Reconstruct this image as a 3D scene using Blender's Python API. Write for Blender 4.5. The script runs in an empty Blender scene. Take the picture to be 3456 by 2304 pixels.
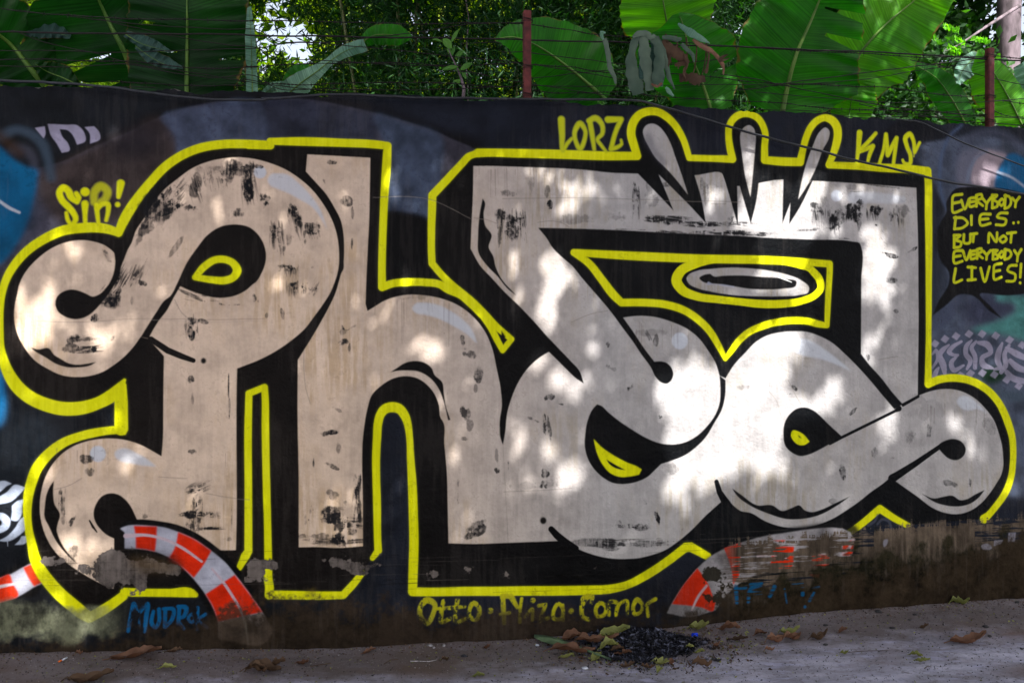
import bpy, math, random
import numpy as np
R = math.radians
C = bpy.context.scene.collection
# ------------------------------------------------------------------ camera
FP, YH, EYE = 2790.0, 1110.0, 1.49          # focal length and horizon in pixels of a 3456 px wide picture, eye height
cam = bpy.data.objects.new('camera', bpy.data.cameras.new('camera'))
C.objects.link(cam)
cam.location = (0, 0, EYE); cam.rotation_euler = (R(90), 0, 0)
cam.data.sensor_width = 36; cam.data.lens = FP / 3456 * 36
cam.data.shift_y = (YH - 1152) / 3456
cam.data.clip_start = 0.05; cam.data.clip_end = 500
bpy.context.scene.camera = cam
# ------------------------------------------------------------------ light
SUN = np.array([0.26, -0.60, 0.76]); SUN /= np.linalg.norm(SUN)
wd = bpy.data.worlds.new('World'); bpy.context.scene.world = wd; wd.use_nodes = True
wn = wd.node_tree.nodes; sky = wn.new('ShaderNodeTexSky'); sky.sky_type = 'NISHITA'; sky.sun_disc = False
sky.sun_elevation = math.asin(SUN[2]); sky.sun_rotation = math.atan2(SUN[0], SUN[1])
sky.air_density = 1.0; sky.dust_density = 5.0; sky.ozone_density = 1.0
bg = wn['Background']; bg.inputs['Strength'].default_value = 0.10
hs = wn.new('ShaderNodeHueSaturation'); hs.inputs['Saturation'].default_value = .5; hs.inputs['Value'].default_value = 1.15   # hazy white tropical sky
wd.node_tree.links.new(sky.outputs[0], hs.inputs['Color']); wd.node_tree.links.new(hs.outputs[0], bg.inputs[0])
sun = bpy.data.objects.new('sun', bpy.data.lights.new('sun', 'SUN')); C.objects.link(sun)
sun.data.energy = 4.3; sun.data.angle = R(0.53); sun.data.color = (1.0, 0.99, 0.975)
from mathutils import Vector
sun.rotation_euler = Vector(SUN).to_track_quat('Z', 'Y').to_euler(); sun.location = (4, -6, 12)
vs = bpy.context.scene.view_settings
vs.view_transform = 'Standard'; vs.look = 'None'; vs.gamma = 1; vs.use_curve_mapping = False; vs.exposure = 1.65
# ------------------------------------------------------------------ helpers
rng = np.random.default_rng(7); random.seed(7)
K = 900 / 2352.0
TILE = dict(A=(0,400),B=(800,400),C=(1600,300),D=(2400,350),E=(0,900),F=(800,900),G=(1600,900),H=(2400,900),
            I=(0,1400),J=(800,1400),K=(1600,1400),L=(2556,1400),M=(0,1704),N=(800,1704),O=(1600,1704),Q=(2556,1704),
            R=(0,0),S=(800,0),U=(1600,0),V=(2556,0),W=(2556,500),X=(2556,950))
def pts(s):
    """'A 10,20 30,40! B 5,6,20' -> array of x, y, width (reference pixels), corner flags"""
    o = (0, 0); out = []; cor = []
    for t in s.split():
        if t in TILE: o = TILE[t]; continue
        c = t.endswith('!'); v = [float(q) for q in t.rstrip('!').split(',')]
        out.append((o[0] + v[0]*K, o[1] + v[1]*K, (v[2] if len(v) > 2 else 0)*K)); cor.append(c)
    return np.array(out), cor
def smooth(s, closed=True, n=7):
    p, c = pts(s) if isinstance(s, str) else s
    m = len(p); out = []
    for i in range(m if closed else m - 1):
        p1, p2 = p[i], p[(i+1) % m]
        p0 = p[(i-1) % m] if (closed or i > 0) else p1
        p3 = p[(i+2) % m] if (closed or i < m-2) else p2
        L = np.linalg.norm((p2-p1)[:2]) + 1e-6
        def tan(a, b, ctr):
            d1 = np.linalg.norm((ctr-a)[:2]) + 1e-6; d2 = np.linalg.norm((b-ctr)[:2]) + 1e-6
            return ((ctr-a)/d1*d2 + (b-ctr)/d2*d1) / (d1+d2)
        m1 = (p2-p1)/L if c[i] or (not closed and i == 0) else tan(p0, p2, p1)
        m2 = (p2-p1)/L if c[(i+1) % m] or (not closed and i == m-2) else tan(p1, p3, p2)
        k = max(1, min(n, int(L/6)))
        for t in np.arange(k)/k:
            out.append(p1*(2*t**3-3*t*t+1) + m1*L*(t**3-2*t*t+t) + p2*(-2*t**3+3*t*t) + m2*L*(t**3-t*t))
    if not closed: out.append(p[-1])
    return np.array(out)
# the wall plane: Y = WY + WM*X
WY, WM = 4.127, 0.153; WN = math.sqrt(1 + WM*WM)
def wall_hit(x, y, off=0.0):
    """reference pixel -> (along wall s, height z); off = metres in front of the wall face"""
    x = np.asarray(x, float); y = np.asarray(y, float)
    dx = (x - 1728)/FP; Y = (WY - off*WN)/(1 - WM*dx)
    return dx*Y*WN, EYE - (y - YH)/FP*Y
def wall_pt(s, z, off=0.0):
    s = np.asarray(s, float); z = np.asarray(z, float)
    return np.stack([s/WN + WM/WN*off, WY + WM*s/WN - off/WN, z + 0*s], -1)
def px(x, y, Y):
    """reference pixel at depth Y -> world point"""
    return np.array([(x-1728)/FP*Y, Y, EYE - (y-YH)/FP*Y])
def ground_px(x, y, z=0.0):
    Y = (EYE - z)*FP/(y - YH); return np.array([(x-1728)/FP*Y, Y, z])
def lin(c):
    c = np.array(c, float)/255; return np.where(c < 0.04045, c/12.92, ((c+0.055)/1.055)**2.4)
def tagp(o, label=None, cat=None, group=None, kind=None):
    for k, v in (('label', label), ('category', cat), ('group', group), ('kind', kind)):
        if v: o[k] = v
    return o
def thing(name, label, cat, loc=(0,0,0), group=None):
    o = bpy.data.objects.new(name, None); C.objects.link(o); o.location = loc; o.empty_display_size = .1
    return tagp(o, label, cat, group)
def mesh(name, v, f, mat, parent=None, loc=None, uv=None, smoothf=False, colors=None):
    """v: world coordinates; the object sits at its parent's place (or at loc)"""
    v = np.asarray(v, float)
    base = np.array(parent.location if parent is not None else (loc if loc is not None else (0,0,0)))
    if parent is not None and parent.parent is not None: base = base + np.array(parent.parent.location)
    me = bpy.data.meshes.new(name); vv = (v - base).astype(np.float32)
    if isinstance(f, np.ndarray):
        n, k = f.shape
        me.vertices.add(len(vv)); me.vertices.foreach_set('co', vv.ravel())
        me.loops.add(n*k); me.loops.foreach_set('vertex_index', f.astype(np.int32).ravel())
        me.polygons.add(n); me.polygons.foreach_set('loop_start', np.arange(0, n*k, k, dtype=np.int32))
        me.polygons.foreach_set('loop_total', np.full(n, k, np.int32)); me.update(calc_edges=True)
    else:
        me.from_pydata([tuple(p) for p in vv], [], f)
    if uv is not None:
        l = me.uv_layers.new(name='uv'); vi = np.empty(len(me.loops), np.int32); me.loops.foreach_get('vertex_index', vi)
        l.data.foreach_set('uv', np.asarray(uv, np.float32)[vi].ravel())
    if colors is not None:
        a = me.attributes.new('tint', 'FLOAT', 'POINT'); a.data.foreach_set('value', np.asarray(colors, np.float32))
    if smoothf: me.polygons.foreach_set('use_smooth', np.ones(len(me.polygons), bool))
    me.materials.append(mat); me.validate()
    o = bpy.data.objects.new(name, me); C.objects.link(o)
    if parent is not None: o.parent = parent
    elif loc is not None: o.location = loc
    return o
def grid_faces(nu, nv):
    a = np.arange(nu*nv).reshape(nu, nv)
    return np.stack([a[:-1,:-1], a[1:,:-1], a[1:,1:], a[:-1,1:]], -1).reshape(-1, 4)
def tube(path, rad, sides=6):
    """tube along a polyline -> verts, quad faces"""
    p = np.asarray(path, float); n = len(p); rad = np.broadcast_to(np.asarray(rad, float), (n,))
    t = np.gradient(p, axis=0); t /= np.linalg.norm(t, axis=1)[:, None] + 1e-9
    ref = np.array([0, 0, 1.0]) if abs(t[:, 2]).mean() < .8 else np.array([1.0, 0, 0])
    a = np.cross(t, ref); a /= np.linalg.norm(a, axis=1)[:, None] + 1e-9; b = np.cross(t, a)
    th = np.arange(sides)/sides*2*math.pi
    v = p[:, None] + rad[:, None, None]*(a[:, None]*np.cos(th)[None, :, None] + b[:, None]*np.sin(th)[None, :, None])
    v = v.reshape(-1, 3); f = []
    for i in range(n-1):
        for j in range(sides):
            k = (j+1) % sides; f.append((i*sides+j, i*sides+k, (i+1)*sides+k, (i+1)*sides+j))
    return v, np.array(f)
def join(lst):
    vs_, fs_, o = [], [], 0
    for v, f in lst: vs_.append(np.asarray(v)); fs_.append(np.asarray(f)+o); o += len(v)
    return np.concatenate(vs_), np.concatenate(fs_)
def material(name):
    m = bpy.data.materials.new(name); m.use_nodes = True; nt = m.node_tree
    b = nt.nodes['Principled BSDF']; return m, nt, nt.nodes, nt.links, b
def simple_mat(name, c1, c2, scale=20, rough=.7, bump=.3, dist=.002, detail=6, stretch=(1,1,1), metal=0, spec=.3):
    m, nt, N, L, b = material(name)
    tc = N.new('ShaderNodeTexCoord'); mp = N.new('ShaderNodeMapping'); mp.inputs['Scale'].default_value = stretch
    no = N.new('ShaderNodeTexNoise'); no.inputs['Scale'].default_value = scale; no.inputs['Detail'].default_value = detail
    rp = N.new('ShaderNodeValToRGB'); rp.color_ramp.elements[0].position = .35; rp.color_ramp.elements[1].position = .68
    rp.color_ramp.elements[0].color = (*c1, 1); rp.color_ramp.elements[1].color = (*c2, 1)
    bp = N.new('ShaderNodeBump'); bp.inputs['Strength'].default_value = bump; bp.inputs['Distance'].default_value = dist
    L.new(tc.outputs['Object'], mp.inputs[0]); L.new(mp.outputs[0], no.inputs['Vector']); L.new(no.outputs[0], rp.inputs[0])
    L.new(rp.outputs[0], b.inputs['Base Color']); L.new(no.outputs[0], bp.inputs['Height']); L.new(bp.outputs[0], b.inputs['Normal'])
    b.inputs['Roughness'].default_value = rough; b.inputs['Metallic'].default_value = metal; b.inputs['Specular IOR Level'].default_value = spec
    return m
def leaf_mat(name, c1, c2, trans, mixf=.5, rough=.45, scale=6, veins=0, tint=(0,0,0)):
    """leaf: reflects, and lets light through with its own colour; 'tint' attribute shifts the colour"""
    m, nt, N, L, b = material(name)
    tc = N.new('ShaderNodeTexCoord'); no = N.new('ShaderNodeTexNoise'); no.inputs['Scale'].default_value = scale; no.inputs['Detail'].default_value = 4
    at = N.new('ShaderNodeAttribute'); at.attribute_name = 'tint'
    ad = N.new('ShaderNodeMath'); ad.operation = 'ADD'; L.new(no.outputs[0], ad.inputs[0]); L.new(at.outputs['Fac'], ad.inputs[1])
    rp = N.new('ShaderNodeValToRGB'); rp.color_ramp.elements[0].position = .3; rp.color_ramp.elements[1].position = 1.1 if veins == 0 else .75
    rp.color_ramp.elements[0].color = (*c1, 1); rp.color_ramp.elements[1].color = (*c2, 1)
    L.new(tc.outputs['Object'], no.inputs['Vector']); L.new(ad.outputs[0], rp.inputs[0])
    L.new(rp.outputs[0], b.inputs['Base Color']); b.inputs['Roughness'].default_value = rough; b.inputs['Specular IOR Level'].default_value = .16
    tr = N.new('ShaderNodeBsdfTranslucent'); mx = N.new('ShaderNodeMixShader'); mx.inputs[0].default_value = mixf
    mm = N.new('ShaderNodeMixRGB'); mm.blend_type = 'MULTIPLY'; mm.inputs[0].default_value = 1; mm.inputs[2].default_value = (*trans, 1)
    L.new(rp.outputs[0], mm.inputs[1]); L.new(mm.outputs[0], tr.inputs[0])
    if veins:
        uvn = N.new('ShaderNodeUVMap'); sp = N.new('ShaderNodeSeparateXYZ'); L.new(uvn.outputs[0], sp.inputs[0])
        # side veins: curved ribs running off the midrib
        ab = N.new('ShaderNodeMath'); ab.operation = 'ABSOLUTE'; L.new(sp.outputs[0], ab.inputs[0])
        m1 = N.new('ShaderNodeMath'); m1.operation = 'MULTIPLY_ADD'; L.new(ab.outputs[0], m1.inputs[0]); m1.inputs[1].default_value = -.06; L.new(sp.outputs[1], m1.inputs[2])
        m2 = N.new('ShaderNodeMath'); m2.operation = 'MULTIPLY'; L.new(m1.outputs[0], m2.inputs[0]); m2.inputs[1].default_value = veins
        cb = N.new('ShaderNodeCombineXYZ'); L.new(m2.outputs[0], cb.inputs[0])
        n2 = N.new('ShaderNodeTexNoise'); n2.inputs['Scale'].default_value = 1; n2.inputs['Detail'].default_value = 3; L.new(cb.outputs[0], n2.inputs['Vector'])
        vr = N.new('ShaderNodeMapRange'); vr.inputs[1].default_value = .35; vr.inputs[2].default_value = .65; vr.inputs[3].default_value = .62; vr.inputs[4].default_value = 1.3
        L.new(n2.outputs[0], vr.inputs[0])
        v2 = N.new('ShaderNodeMixRGB'); v2.blend_type = 'MULTIPLY'; v2.inputs[0].default_value = 1
        L.new(rp.outputs[0], v2.inputs[1]); L.new(vr.outputs[0], v2.inputs[2]); L.new(v2.outputs[0], b.inputs['Base Color']); L.new(v2.outputs[0], mm.inputs[1])
        ea = N.new('ShaderNodeAttribute'); ea.attribute_name = 'edge'; en = N.new('ShaderNodeTexNoise'); en.inputs['Scale'].default_value = 9; en.inputs['Detail'].default_value = 5; L.new(tc.outputs['Object'], en.inputs['Vector'])
        e1 = N.new('ShaderNodeMath'); e1.operation = 'ADD'; L.new(ea.outputs['Fac'], e1.inputs[0]); L.new(en.outputs[0], e1.inputs[1])
        e2 = N.new('ShaderNodeMapRange'); e2.inputs[1].default_value = 1.42; e2.inputs[2].default_value = 1.56; L.new(e1.outputs[0], e2.inputs[0])
        e3 = N.new('ShaderNodeMixRGB'); e3.inputs[2].default_value = (.16, .09, .025, 1); L.new(e2.outputs[0], e3.inputs[0]); L.new(v2.outputs[0], e3.inputs[1])
        L.new(e3.outputs[0], b.inputs['Base Color']); L.new(e3.outputs[0], mm.inputs[1])
        bp = N.new('ShaderNodeBump'); bp.inputs['Strength'].default_value = .5; bp.inputs['Distance'].default_value = .004
        L.new(n2.outputs[0], bp.inputs['Height']); L.new(bp.outputs[0], b.inputs['Normal'])
    L.new(b.outputs[0], mx.inputs[1]); L.new(tr.outputs[0], mx.inputs[2]); L.new(mx.outputs[0], N['Material Output'].inputs[0])
    return m
# ------------------------------------------------------------------ the painted wall: colour worked out in metres on the wall
PM = 440; S0, S1, Z0, Z1 = -3.7, 4.3, -0.12, 2.70
TW, TH = int((S1-S0)*PM), int((Z1-Z0)*PM)
def vnoise(cx, cy, seed, octv=4, pers=.55):
    r = np.random.default_rng(seed); out = np.zeros((TH, TW), np.float32); amp = 1; tot = 0
    for o in range(octv):
        gw, gh = int(TW/cx)+3, int(TH/cy)+3
        g = r.random((gh, gw)).astype(np.float32)
        xs = np.arange(TW)/cx; ys = np.arange(TH)/cy
        xi = xs.astype(int); yi = ys.astype(int); fx = (xs-xi).astype(np.float32); fy = (ys-yi).astype(np.float32)
        fx = fx*fx*(3-2*fx); fy = fy*fy*(3-2*fy)
        rows = g[:, xi]*(1-fx) + g[:, xi+1]*fx
        out += amp*(rows[yi]*(1-fy)[:, None] + rows[yi+1]*fy[:, None]); tot += amp
        amp *= pers; cx = max(cx/2, 1); cy = max(cy/2, 1)
    out /= tot
    return np.clip((out-out.mean())/(out.std()*4)+.5, 0, 1)
NB = vnoise(160, 160, 1, 5); NM = vnoise(40, 40, 2, 5); NF = vnoise(9, 9, 3, 3, .8)
NV = vnoise(7, 90, 4, 4, .7); NH = vnoise(110, 5, 5, 4, .7); NS = vnoise(26, 60, 6, 5, .75)
GS = S0 + (np.arange(TW)+.5)/PM; GZ = Z0 + (np.arange(TH)+.5)/PM
_X = GS/WN; _Y = WY + WM*_X
PXX = (1728 + FP*_X/_Y).astype(np.float32)                       # reference column of every texture column
def PYY(rows=slice(None)): return (YH + (EYE - GZ[rows])[:, None]*FP/_Y[None, :]).astype(np.float32)
PYF = PYY()
col = np.zeros((TH, TW, 3), np.float32); lab = np.zeros((TH, TW), np.uint8)
rgh = np.full((TH, TW), .55, np.float32); hgt = np.zeros((TH, TW), np.float32)
def tex(p):
    s, z = wall_hit(p[:, 0], p[:, 1]); _s = s/WN; dep = WY + WM*_s
    return (s-S0)*PM, (z-Z0)*PM, p[:, 2]*dep/FP*PM
def blur(m, r):
    if r < .5: return m
    k = int(math.ceil(r*2.2)); x = np.arange(-k, k+1); w = np.exp(-(x/r)**2/1.2); w /= w.sum()
    a = np.pad(m, k, mode='constant'); b_ = sum(w[i]*a[i:i+m.shape[0]] for i in range(2*k+1))
    return sum(w[i]*b_[:, i:i+m.shape[1]] for i in range(2*k+1)).astype(np.float32)
class Mask:
    def __init__(s, m, y0, x0): s.m, s.y0, s.x0 = m, y0, x0
    @property
    def sl(s): return (slice(s.y0, s.y0+s.m.shape[0]), slice(s.x0, s.x0+s.m.shape[1]))
def bbox(x, y, pad):
    x0 = max(0, int(x.min()-pad)); x1 = min(TW, int(x.max()+pad)+1); y0 = max(0, int(y.min()-pad)); y1 = min(TH, int(y.max()+pad)+1)
    return x0, max(x1, x0+2), y0, max(y1, y0+2)
def poly(s, soft=.7, closed_smooth=True, jag=0):
    p = smooth(s) if closed_smooth else pts(s)[0]
    x, y, _ = tex(p); pad = soft*3+3; x0, x1, y0, y1 = bbox(x, y, pad)
    x = x-x0; y = y-y0; W, H = x1-x0, y1-y0
    m = np.zeros((H, W+2), np.float32); xn, yn = np.roll(x, -1), np.roll(y, -1); SS = 3
    for r in range(max(0, int(y.min())), min(H, int(y.max())+2)):
        for q in range(SS):
            yy = r + (q+.5)/SS; c = (y <= yy) != (yn <= yy)
            if not c.any(): continue
            xs = np.sort(x[c] + (yy-y[c])/(yn[c]-y[c])*(xn[c]-x[c])); xs = np.clip(xs, 0, W-.01)
            for a, b_ in zip(xs[::2], xs[1::2]):
                ia, ib = int(a), int(b_)
                if ia == ib: m[r, ia] += b_-a
                else: m[r, ia] += ia+1-a; m[r, ib] += b_-ib; m[r, ia+1:ib] += 1
    m = np.clip(m[:, :W]/SS, 0, 1)
    k = Mask(blur(m, soft), y0, x0)
    if jag:
        k.m = np.clip((blur(m, soft+jag) + (NM[k.sl]-.5)*1.1 + (NF[k.sl]-.5)*.5 - .5)*5+.5, 0, 1)
    return k
def stroke(s, soft=1.2, closed=False, straight=False):
    p = smooth(s, closed) if not straight else pts(s)[0]
    if closed: p = np.vstack([p, p[:1]])
    x, y, w = tex(p); w = w/2; pad = w.max()+soft*2+3; x0, x1, y0, y1 = bbox(x, y, pad)
    d = np.full((y1-y0, x1-x0), 99., np.float32)
    if len(x) == 1: x = np.append(x, x[0]+.01); y = np.append(y, y[0]); w = np.append(w, w[0])
    for i in range(len(x)-1):
        pd = max(w[i], w[i+1])+soft*2+2
        a0 = max(int(min(x[i], x[i+1])-pd), x0); a1 = min(int(max(x[i], x[i+1])+pd)+1, x1)
        b0 = max(int(min(y[i], y[i+1])-pd), y0); b1 = min(int(max(y[i], y[i+1])+pd)+1, y1)
        if a1 <= a0 or b1 <= b0: continue
        gx = np.arange(a0, a1)[None]+.5-x[i]; gy = np.arange(b0, b1)[:, None]+.5-y[i]
        ex, ey = x[i+1]-x[i], y[i+1]-y[i]; L2 = ex*ex+ey*ey+1e-9
        t = np.clip((gx*ex+gy*ey)/L2, 0, 1)
        dd = np.hypot(gx-t*ex, gy-t*ey) - (w[i]+t*(w[i+1]-w[i]))
        v = d[b0-y0:b1-y0, a0-x0:a1-x0]; np.minimum(v, dd, out=v)
    t = np.clip(.5-d/(2*soft), 0, 1); return Mask((t*t*(3-2*t)).astype(np.float32), y0, x0)
def ell(s, ang=0, soft=1.5):
    """'A x,y,w,h' ellipse"""
    t = s.split(); o = TILE[t[0]]; v = [float(q) for q in t[1].split(',')]
    a = np.linspace(0, 2*math.pi, 40, endpoint=False); w, h = v[2]/2, v[3]/2
    xx = np.cos(a)*w; yy = np.sin(a)*h; ca, sa = math.cos(ang), math.sin(ang)
    p = np.stack([o[0]+(v[0]+xx*ca-yy*sa)*K, o[1]+(v[1]+xx*sa+yy*ca)*K, 0*a], 1)
    return poly((p, [False]*40), soft)
def put(k, c, op=1.0, lb=None, rough=None, var=0.0, wear=None, h=None, cap=.45):
    """lay a coat of paint of colour c (picture values 0-255) through mask k"""
    m = k.m*op; sl = k.sl
    if wear is not None: m = m*wear[sl]
    c = lin(c).astype(np.float32) if not callable(c) else c(sl)
    if var: c = c*(1+var*(NM[sl]-.5)*2)[..., None] if c.ndim == 3 else c[None, None]*(1+var*(NM[sl]-.5)*2)[..., None]
    col[sl] = col[sl]*(1-m[..., None]) + c*m[..., None]
    if lb is not None: lab[sl][m > cap] = lb
    if rough is not None: rgh[sl] = rgh[sl]*(1-m)+rough*m
    if h is not None: hgt[sl] = hgt[sl]*(1-m)+h*m
YEL = (204, 204, 3); BLK = (17, 17, 18)
def yel(k, op=1.0, lb=5):
    def c(sl):
        base = lin(YEL)[None, None]*(1+.22*(NV[sl]-.5)+.16*(NB[sl]-.5))[..., None]; return base.astype(np.float32)
    put(k, c, op, lb, .5)
def ystroke(s, soft=1.5, closed=False, straight=False):
    put(stroke(s, 7, closed, straight), (150, 156, 6), .22); yel(stroke(s, soft, closed, straight))
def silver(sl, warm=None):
    """aluminium paint: warm light painted in on the two left letters, cooler grey to the right, brushed and stained"""
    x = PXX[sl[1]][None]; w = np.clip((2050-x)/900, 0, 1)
    c = (lin((192,170,150))*w[..., None] + lin((158,154,152))*(1-w[..., None]))  # warm bounced light put into the colour as a beige tint towards the left
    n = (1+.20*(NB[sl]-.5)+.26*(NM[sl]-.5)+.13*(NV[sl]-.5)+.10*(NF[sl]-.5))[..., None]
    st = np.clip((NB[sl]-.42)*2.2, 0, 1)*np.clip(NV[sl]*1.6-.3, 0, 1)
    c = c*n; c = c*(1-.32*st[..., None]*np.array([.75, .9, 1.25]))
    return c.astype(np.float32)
# --- ground coat and older pictures behind the letters
full = Mask(np.ones((TH, TW), np.float32), 0, 0)
put(full, (24, 27, 32), var=.35)
put(full, (30, 34, 45), wear=np.clip((PXX[None]-900)/600, 0, 1)*np.clip((2.75-GZ[:, None])/.2, 0, 1), var=.25)
arch = "R -400,1700 570,1420 800,1310 1100,1180 1400,1040 1800,920 2300,885 S 500,870 900,930 1250,1010 1600,1110 1900,1230 2130,1350 2200,1500 2200,2600 -2000,3200 -2600,2600"
put(poly("R 400,1500 620,1380 1100,1150 1400,1010 1800,890 2200,855 S 500,840 950,900 1500,1040 1900,1180 2200,1320 2200,1500 -900,2200", 12), (19, 17, 19))
put(poly(arch, 2), (58, 56, 66), var=.4)
put(poly("R 570,1420 800,1310 1100,1180 1400,1040 1500,1180 1560,1320 1500,1568 600,2000 300,1600", 10), (60, 48, 42), .8, var=.4)
put(ell("R 1200,1250,620,200", -.25, 30), (30, 30, 42), .8)
put(poly("R 1420,1050 1800,930 2290,895 S 210,900 260,1000 265,1250 R 2350,1250 1560,1400 1540,1200", 4), (58, 66, 84), .85, var=.35)
put(poly("S 215,900 600,885 1000,960 1215,1010 1200,1300 260,1250 262,1050", 6), (42, 46, 60), .85, var=.35)
put(poly("S 1215,1010 1500,1090 1800,1200 1800,1568 1780,1900 1700,2100 1330,2080 1300,1300", 6), (56, 66, 84), .9, var=.3)
put(poly("B 1300,820 1500,830 1690,890 1760,1000 1750,1300 1900,1500 1300,1430", 5), (14, 14, 16))
# left rings, blue shape
put(stroke("R 30,1200,90 130,1150,80 260,1180,80 370,1270,90 420,1400,80 450,1568,80", 8), (58, 72, 86), .8)
put(stroke("R 130,1320,90 230,1330,90 290,1400,80 310,1500,70", 9), (70, 70, 82), .6)
put(stroke("R 0,1200,60 100,1290,80 170,1350,60", 14), (60, 40, 24), .8)
put(poly("A -300,150 0,250 130,370 250,430 330,450 330,560 290,760 230,960 140,1130 40,1260 -100,1330 -400,1300", 5), (4, 72, 106), var=.25)
put(poly("A -100,500 200,600 180,900 0,1100 -100,1000", 30), (2, 80, 120), .6)
put(stroke("A -60,690,26 0,735,26 80,790,28 170,832,22", 2), (150, 155, 165))
put(poly("E -100,900 0,900 30,1080 50,1250 30,1380 0,1410 -120,1400", 8), (0, 110, 165))
put(poly("I 0,50 300,0 500,100 460,260 300,450 150,600 0,500", 40), (48, 58, 66), .7, var=.4)
SC = (135, 130, 148)
for q in ("R 420,1097! 580,1105 680,1110 735,1160 752,1250 680,1280! 660,1230 630,1180 590,1150 525,1145! 550,1210 600,1270 615,1330 545,1352! 500,1270 450,1200",
          "R 308,1132! 395,1118! 400,1190 385,1225!", "R 745,1125! 830,1118! 875,1170 885,1225 795,1272! 790,1180"):
    put(poly(q, 1), SC, .95, 12, var=.25)
for q in ("I -60,600! 40,580 105,605! 60,625 10,670 -20,690! -60,700", "I -40,735! 60,680 130,615 225,640! 190,680 100,760 -20,790!",
          "I 105,800! 150,760 215,740! 195,800 190,880 150,935 95,925! 105,860", "I -60,860! 40,870 90,920 80,990 -20,1045 -80,1050!",
          "I 290,878! 270,930 230,1000 170,1060 70,1112 -20,1110! 60,1070 130,1000 190,910 260,880", "I 190,1068! 265,1065! 225,1130 130,1145! 175,1100"):
    put(poly(q, 1), (150, 158, 172), .95, 12, var=.2)
put(ell("I -10,950,60,60"), (12, 13, 14))
put(stroke("I 66,1110,8 68,1155,5", 1), (140, 146, 158))
# right: rings, pink and blue shapes, bubble, green cloud
put(poly("V 1300,1300 1600,1230 2000,1200 2700,1400 3400,1500 3400,4200 1500,4200 1500,1500", 6), (66, 73, 88), .9, var=.35)
put(poly("V 1250,1070 1400,1060 1700,1210 1500,1260 1300,1330 1100,1460 1000,1460", 4), (22, 23, 28), .8)
put(stroke("V 1800,1110,26 1700,1200,30 1640,1320,30 1610,1500,34 1620,1700,30 1670,1850,26", 6), (62, 76, 102), .8)
put(stroke("V 2352,1300,60 2150,1180,60 1950,1180,70 1800,1300,70 1760,1450,60 1780,1600,60", 12), (66, 70, 86), .7)
put(poly("W 1760,150 1830,20 1950,0 2200,60 2100,200 2090,340 1780,345", 8), (92, 92, 106), .8)
put(poly("W 1900,150 1940,60 2020,20 2120,40 2200,70 2130,160 2095,330 1900,325", 4), (132, 118, 124), .9)
put(stroke("W 2020,30,26 1940,80,30 1880,180,34 1850,290,30", 6), (96, 104, 122), .9)
put(poly("V 2220,1360 2500,1500 2800,1700 2700,1900 2300,1720 2090,1640 2130,1500", 4), (4, 74, 112), .95)
put(stroke("W 2120,215,22 2240,260,22 2352,340,22 2500,460,20", 3), (120, 130, 145))
put(poly("W 1545,1470 1690,1180 1640,1000 1590,900 1560,1000", 5), (44, 50, 62), .8)
put(poly("X 1540,440 1550,300 1700,180 1800,110 1740,300 1650,400", 5), (60, 66, 84), .8)
put(poly("X 1900,120 2200,150 2300,250 2160,330 1900,400 1800,250", 20), (44, 46, 66), .8)
put(poly("W 2100,1310 2352,1300 2700,1250 X 2900,200 2900,620 2352,520 2200,470 2040,450 1880,430 2000,390 2150,340 2260,280 2290,220 2240,180 2130,170", 8), (62, 112, 108), var=.4)
put(poly("X 1950,800 2150,780 2180,830 2040,900", 8), (20, 52, 30))
put(poly("X 2040,920 2200,960 2352,980 2352,1040 2200,1050", 8), (60, 72, 84))
bub = "W 1690,430 1740,368 1850,345 2000,350 2200,365 2352,400 2600,450 2750,700 2680,1100 2450,1260 2200,1300 1960,1292 2060,1400 2160,1505! 2060,1445 1890,1300 1790,1290 1660,1390 1545,1475! 1600,1350 1690,1185 1690,1100 1620,1000 1588,860 1590,730 1625,640 1668,570 1668,480"
put(poly(bub, 1.6), (13, 13, 16), 1, 7)
GL = (126, 122, 138)
for x, y in ((1567,548),(1655,507),(1753,482),(1867,462),(1982,462),(2103,478),(2225,515),(2335,560),(2440,600),(1790,827),(1880,810),(1985,805),(2090,820),(2200,865),(2305,920),(2400,960)):
    a = 40; put(poly(f"X {x-a},{y+8}! {x-4},{y-36}! {x+a},{y-6}! {x+6},{y+38}!", 1), GL, .95, 13, var=.3)
for q in ("1545,640,20 1575,610,34 1590,680,30 1545,760,24", "1690,560,18 1640,600,44 1610,640,50 1640,740,62 1655,815,34", "1800,530,24 1720,580,40 1690,620,44 1740,650,26 1770,650,22",
          "1760,660,20 1710,720,46 1730,780,46 1820,740,20", "1890,520,20 1845,570,44 1840,640,48 1880,700,46 1850,770,26", "1930,530,24 1890,580,40 1920,660,44 1920,760,40",
          "1950,540,30 2030,560,60 2060,620,44 1980,680,46 1990,730,60 2075,765,24", "2160,545,22 2130,620,56 2120,700,56 2140,760,40 2090,775,22",
          "2220,565,30 2180,640,44 2190,740,50 2150,800,40", "2200,590,40 2290,640,60 2352,670,50", "2230,700,44 2300,760,60 2352,780,50", "2200,800,44 2250,850,56 2352,880,50", "1560,840,50 1580,790,40 1600,760,20"):
    put(stroke("X "+q, 1), GL, .95, 13, var=.3)
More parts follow.
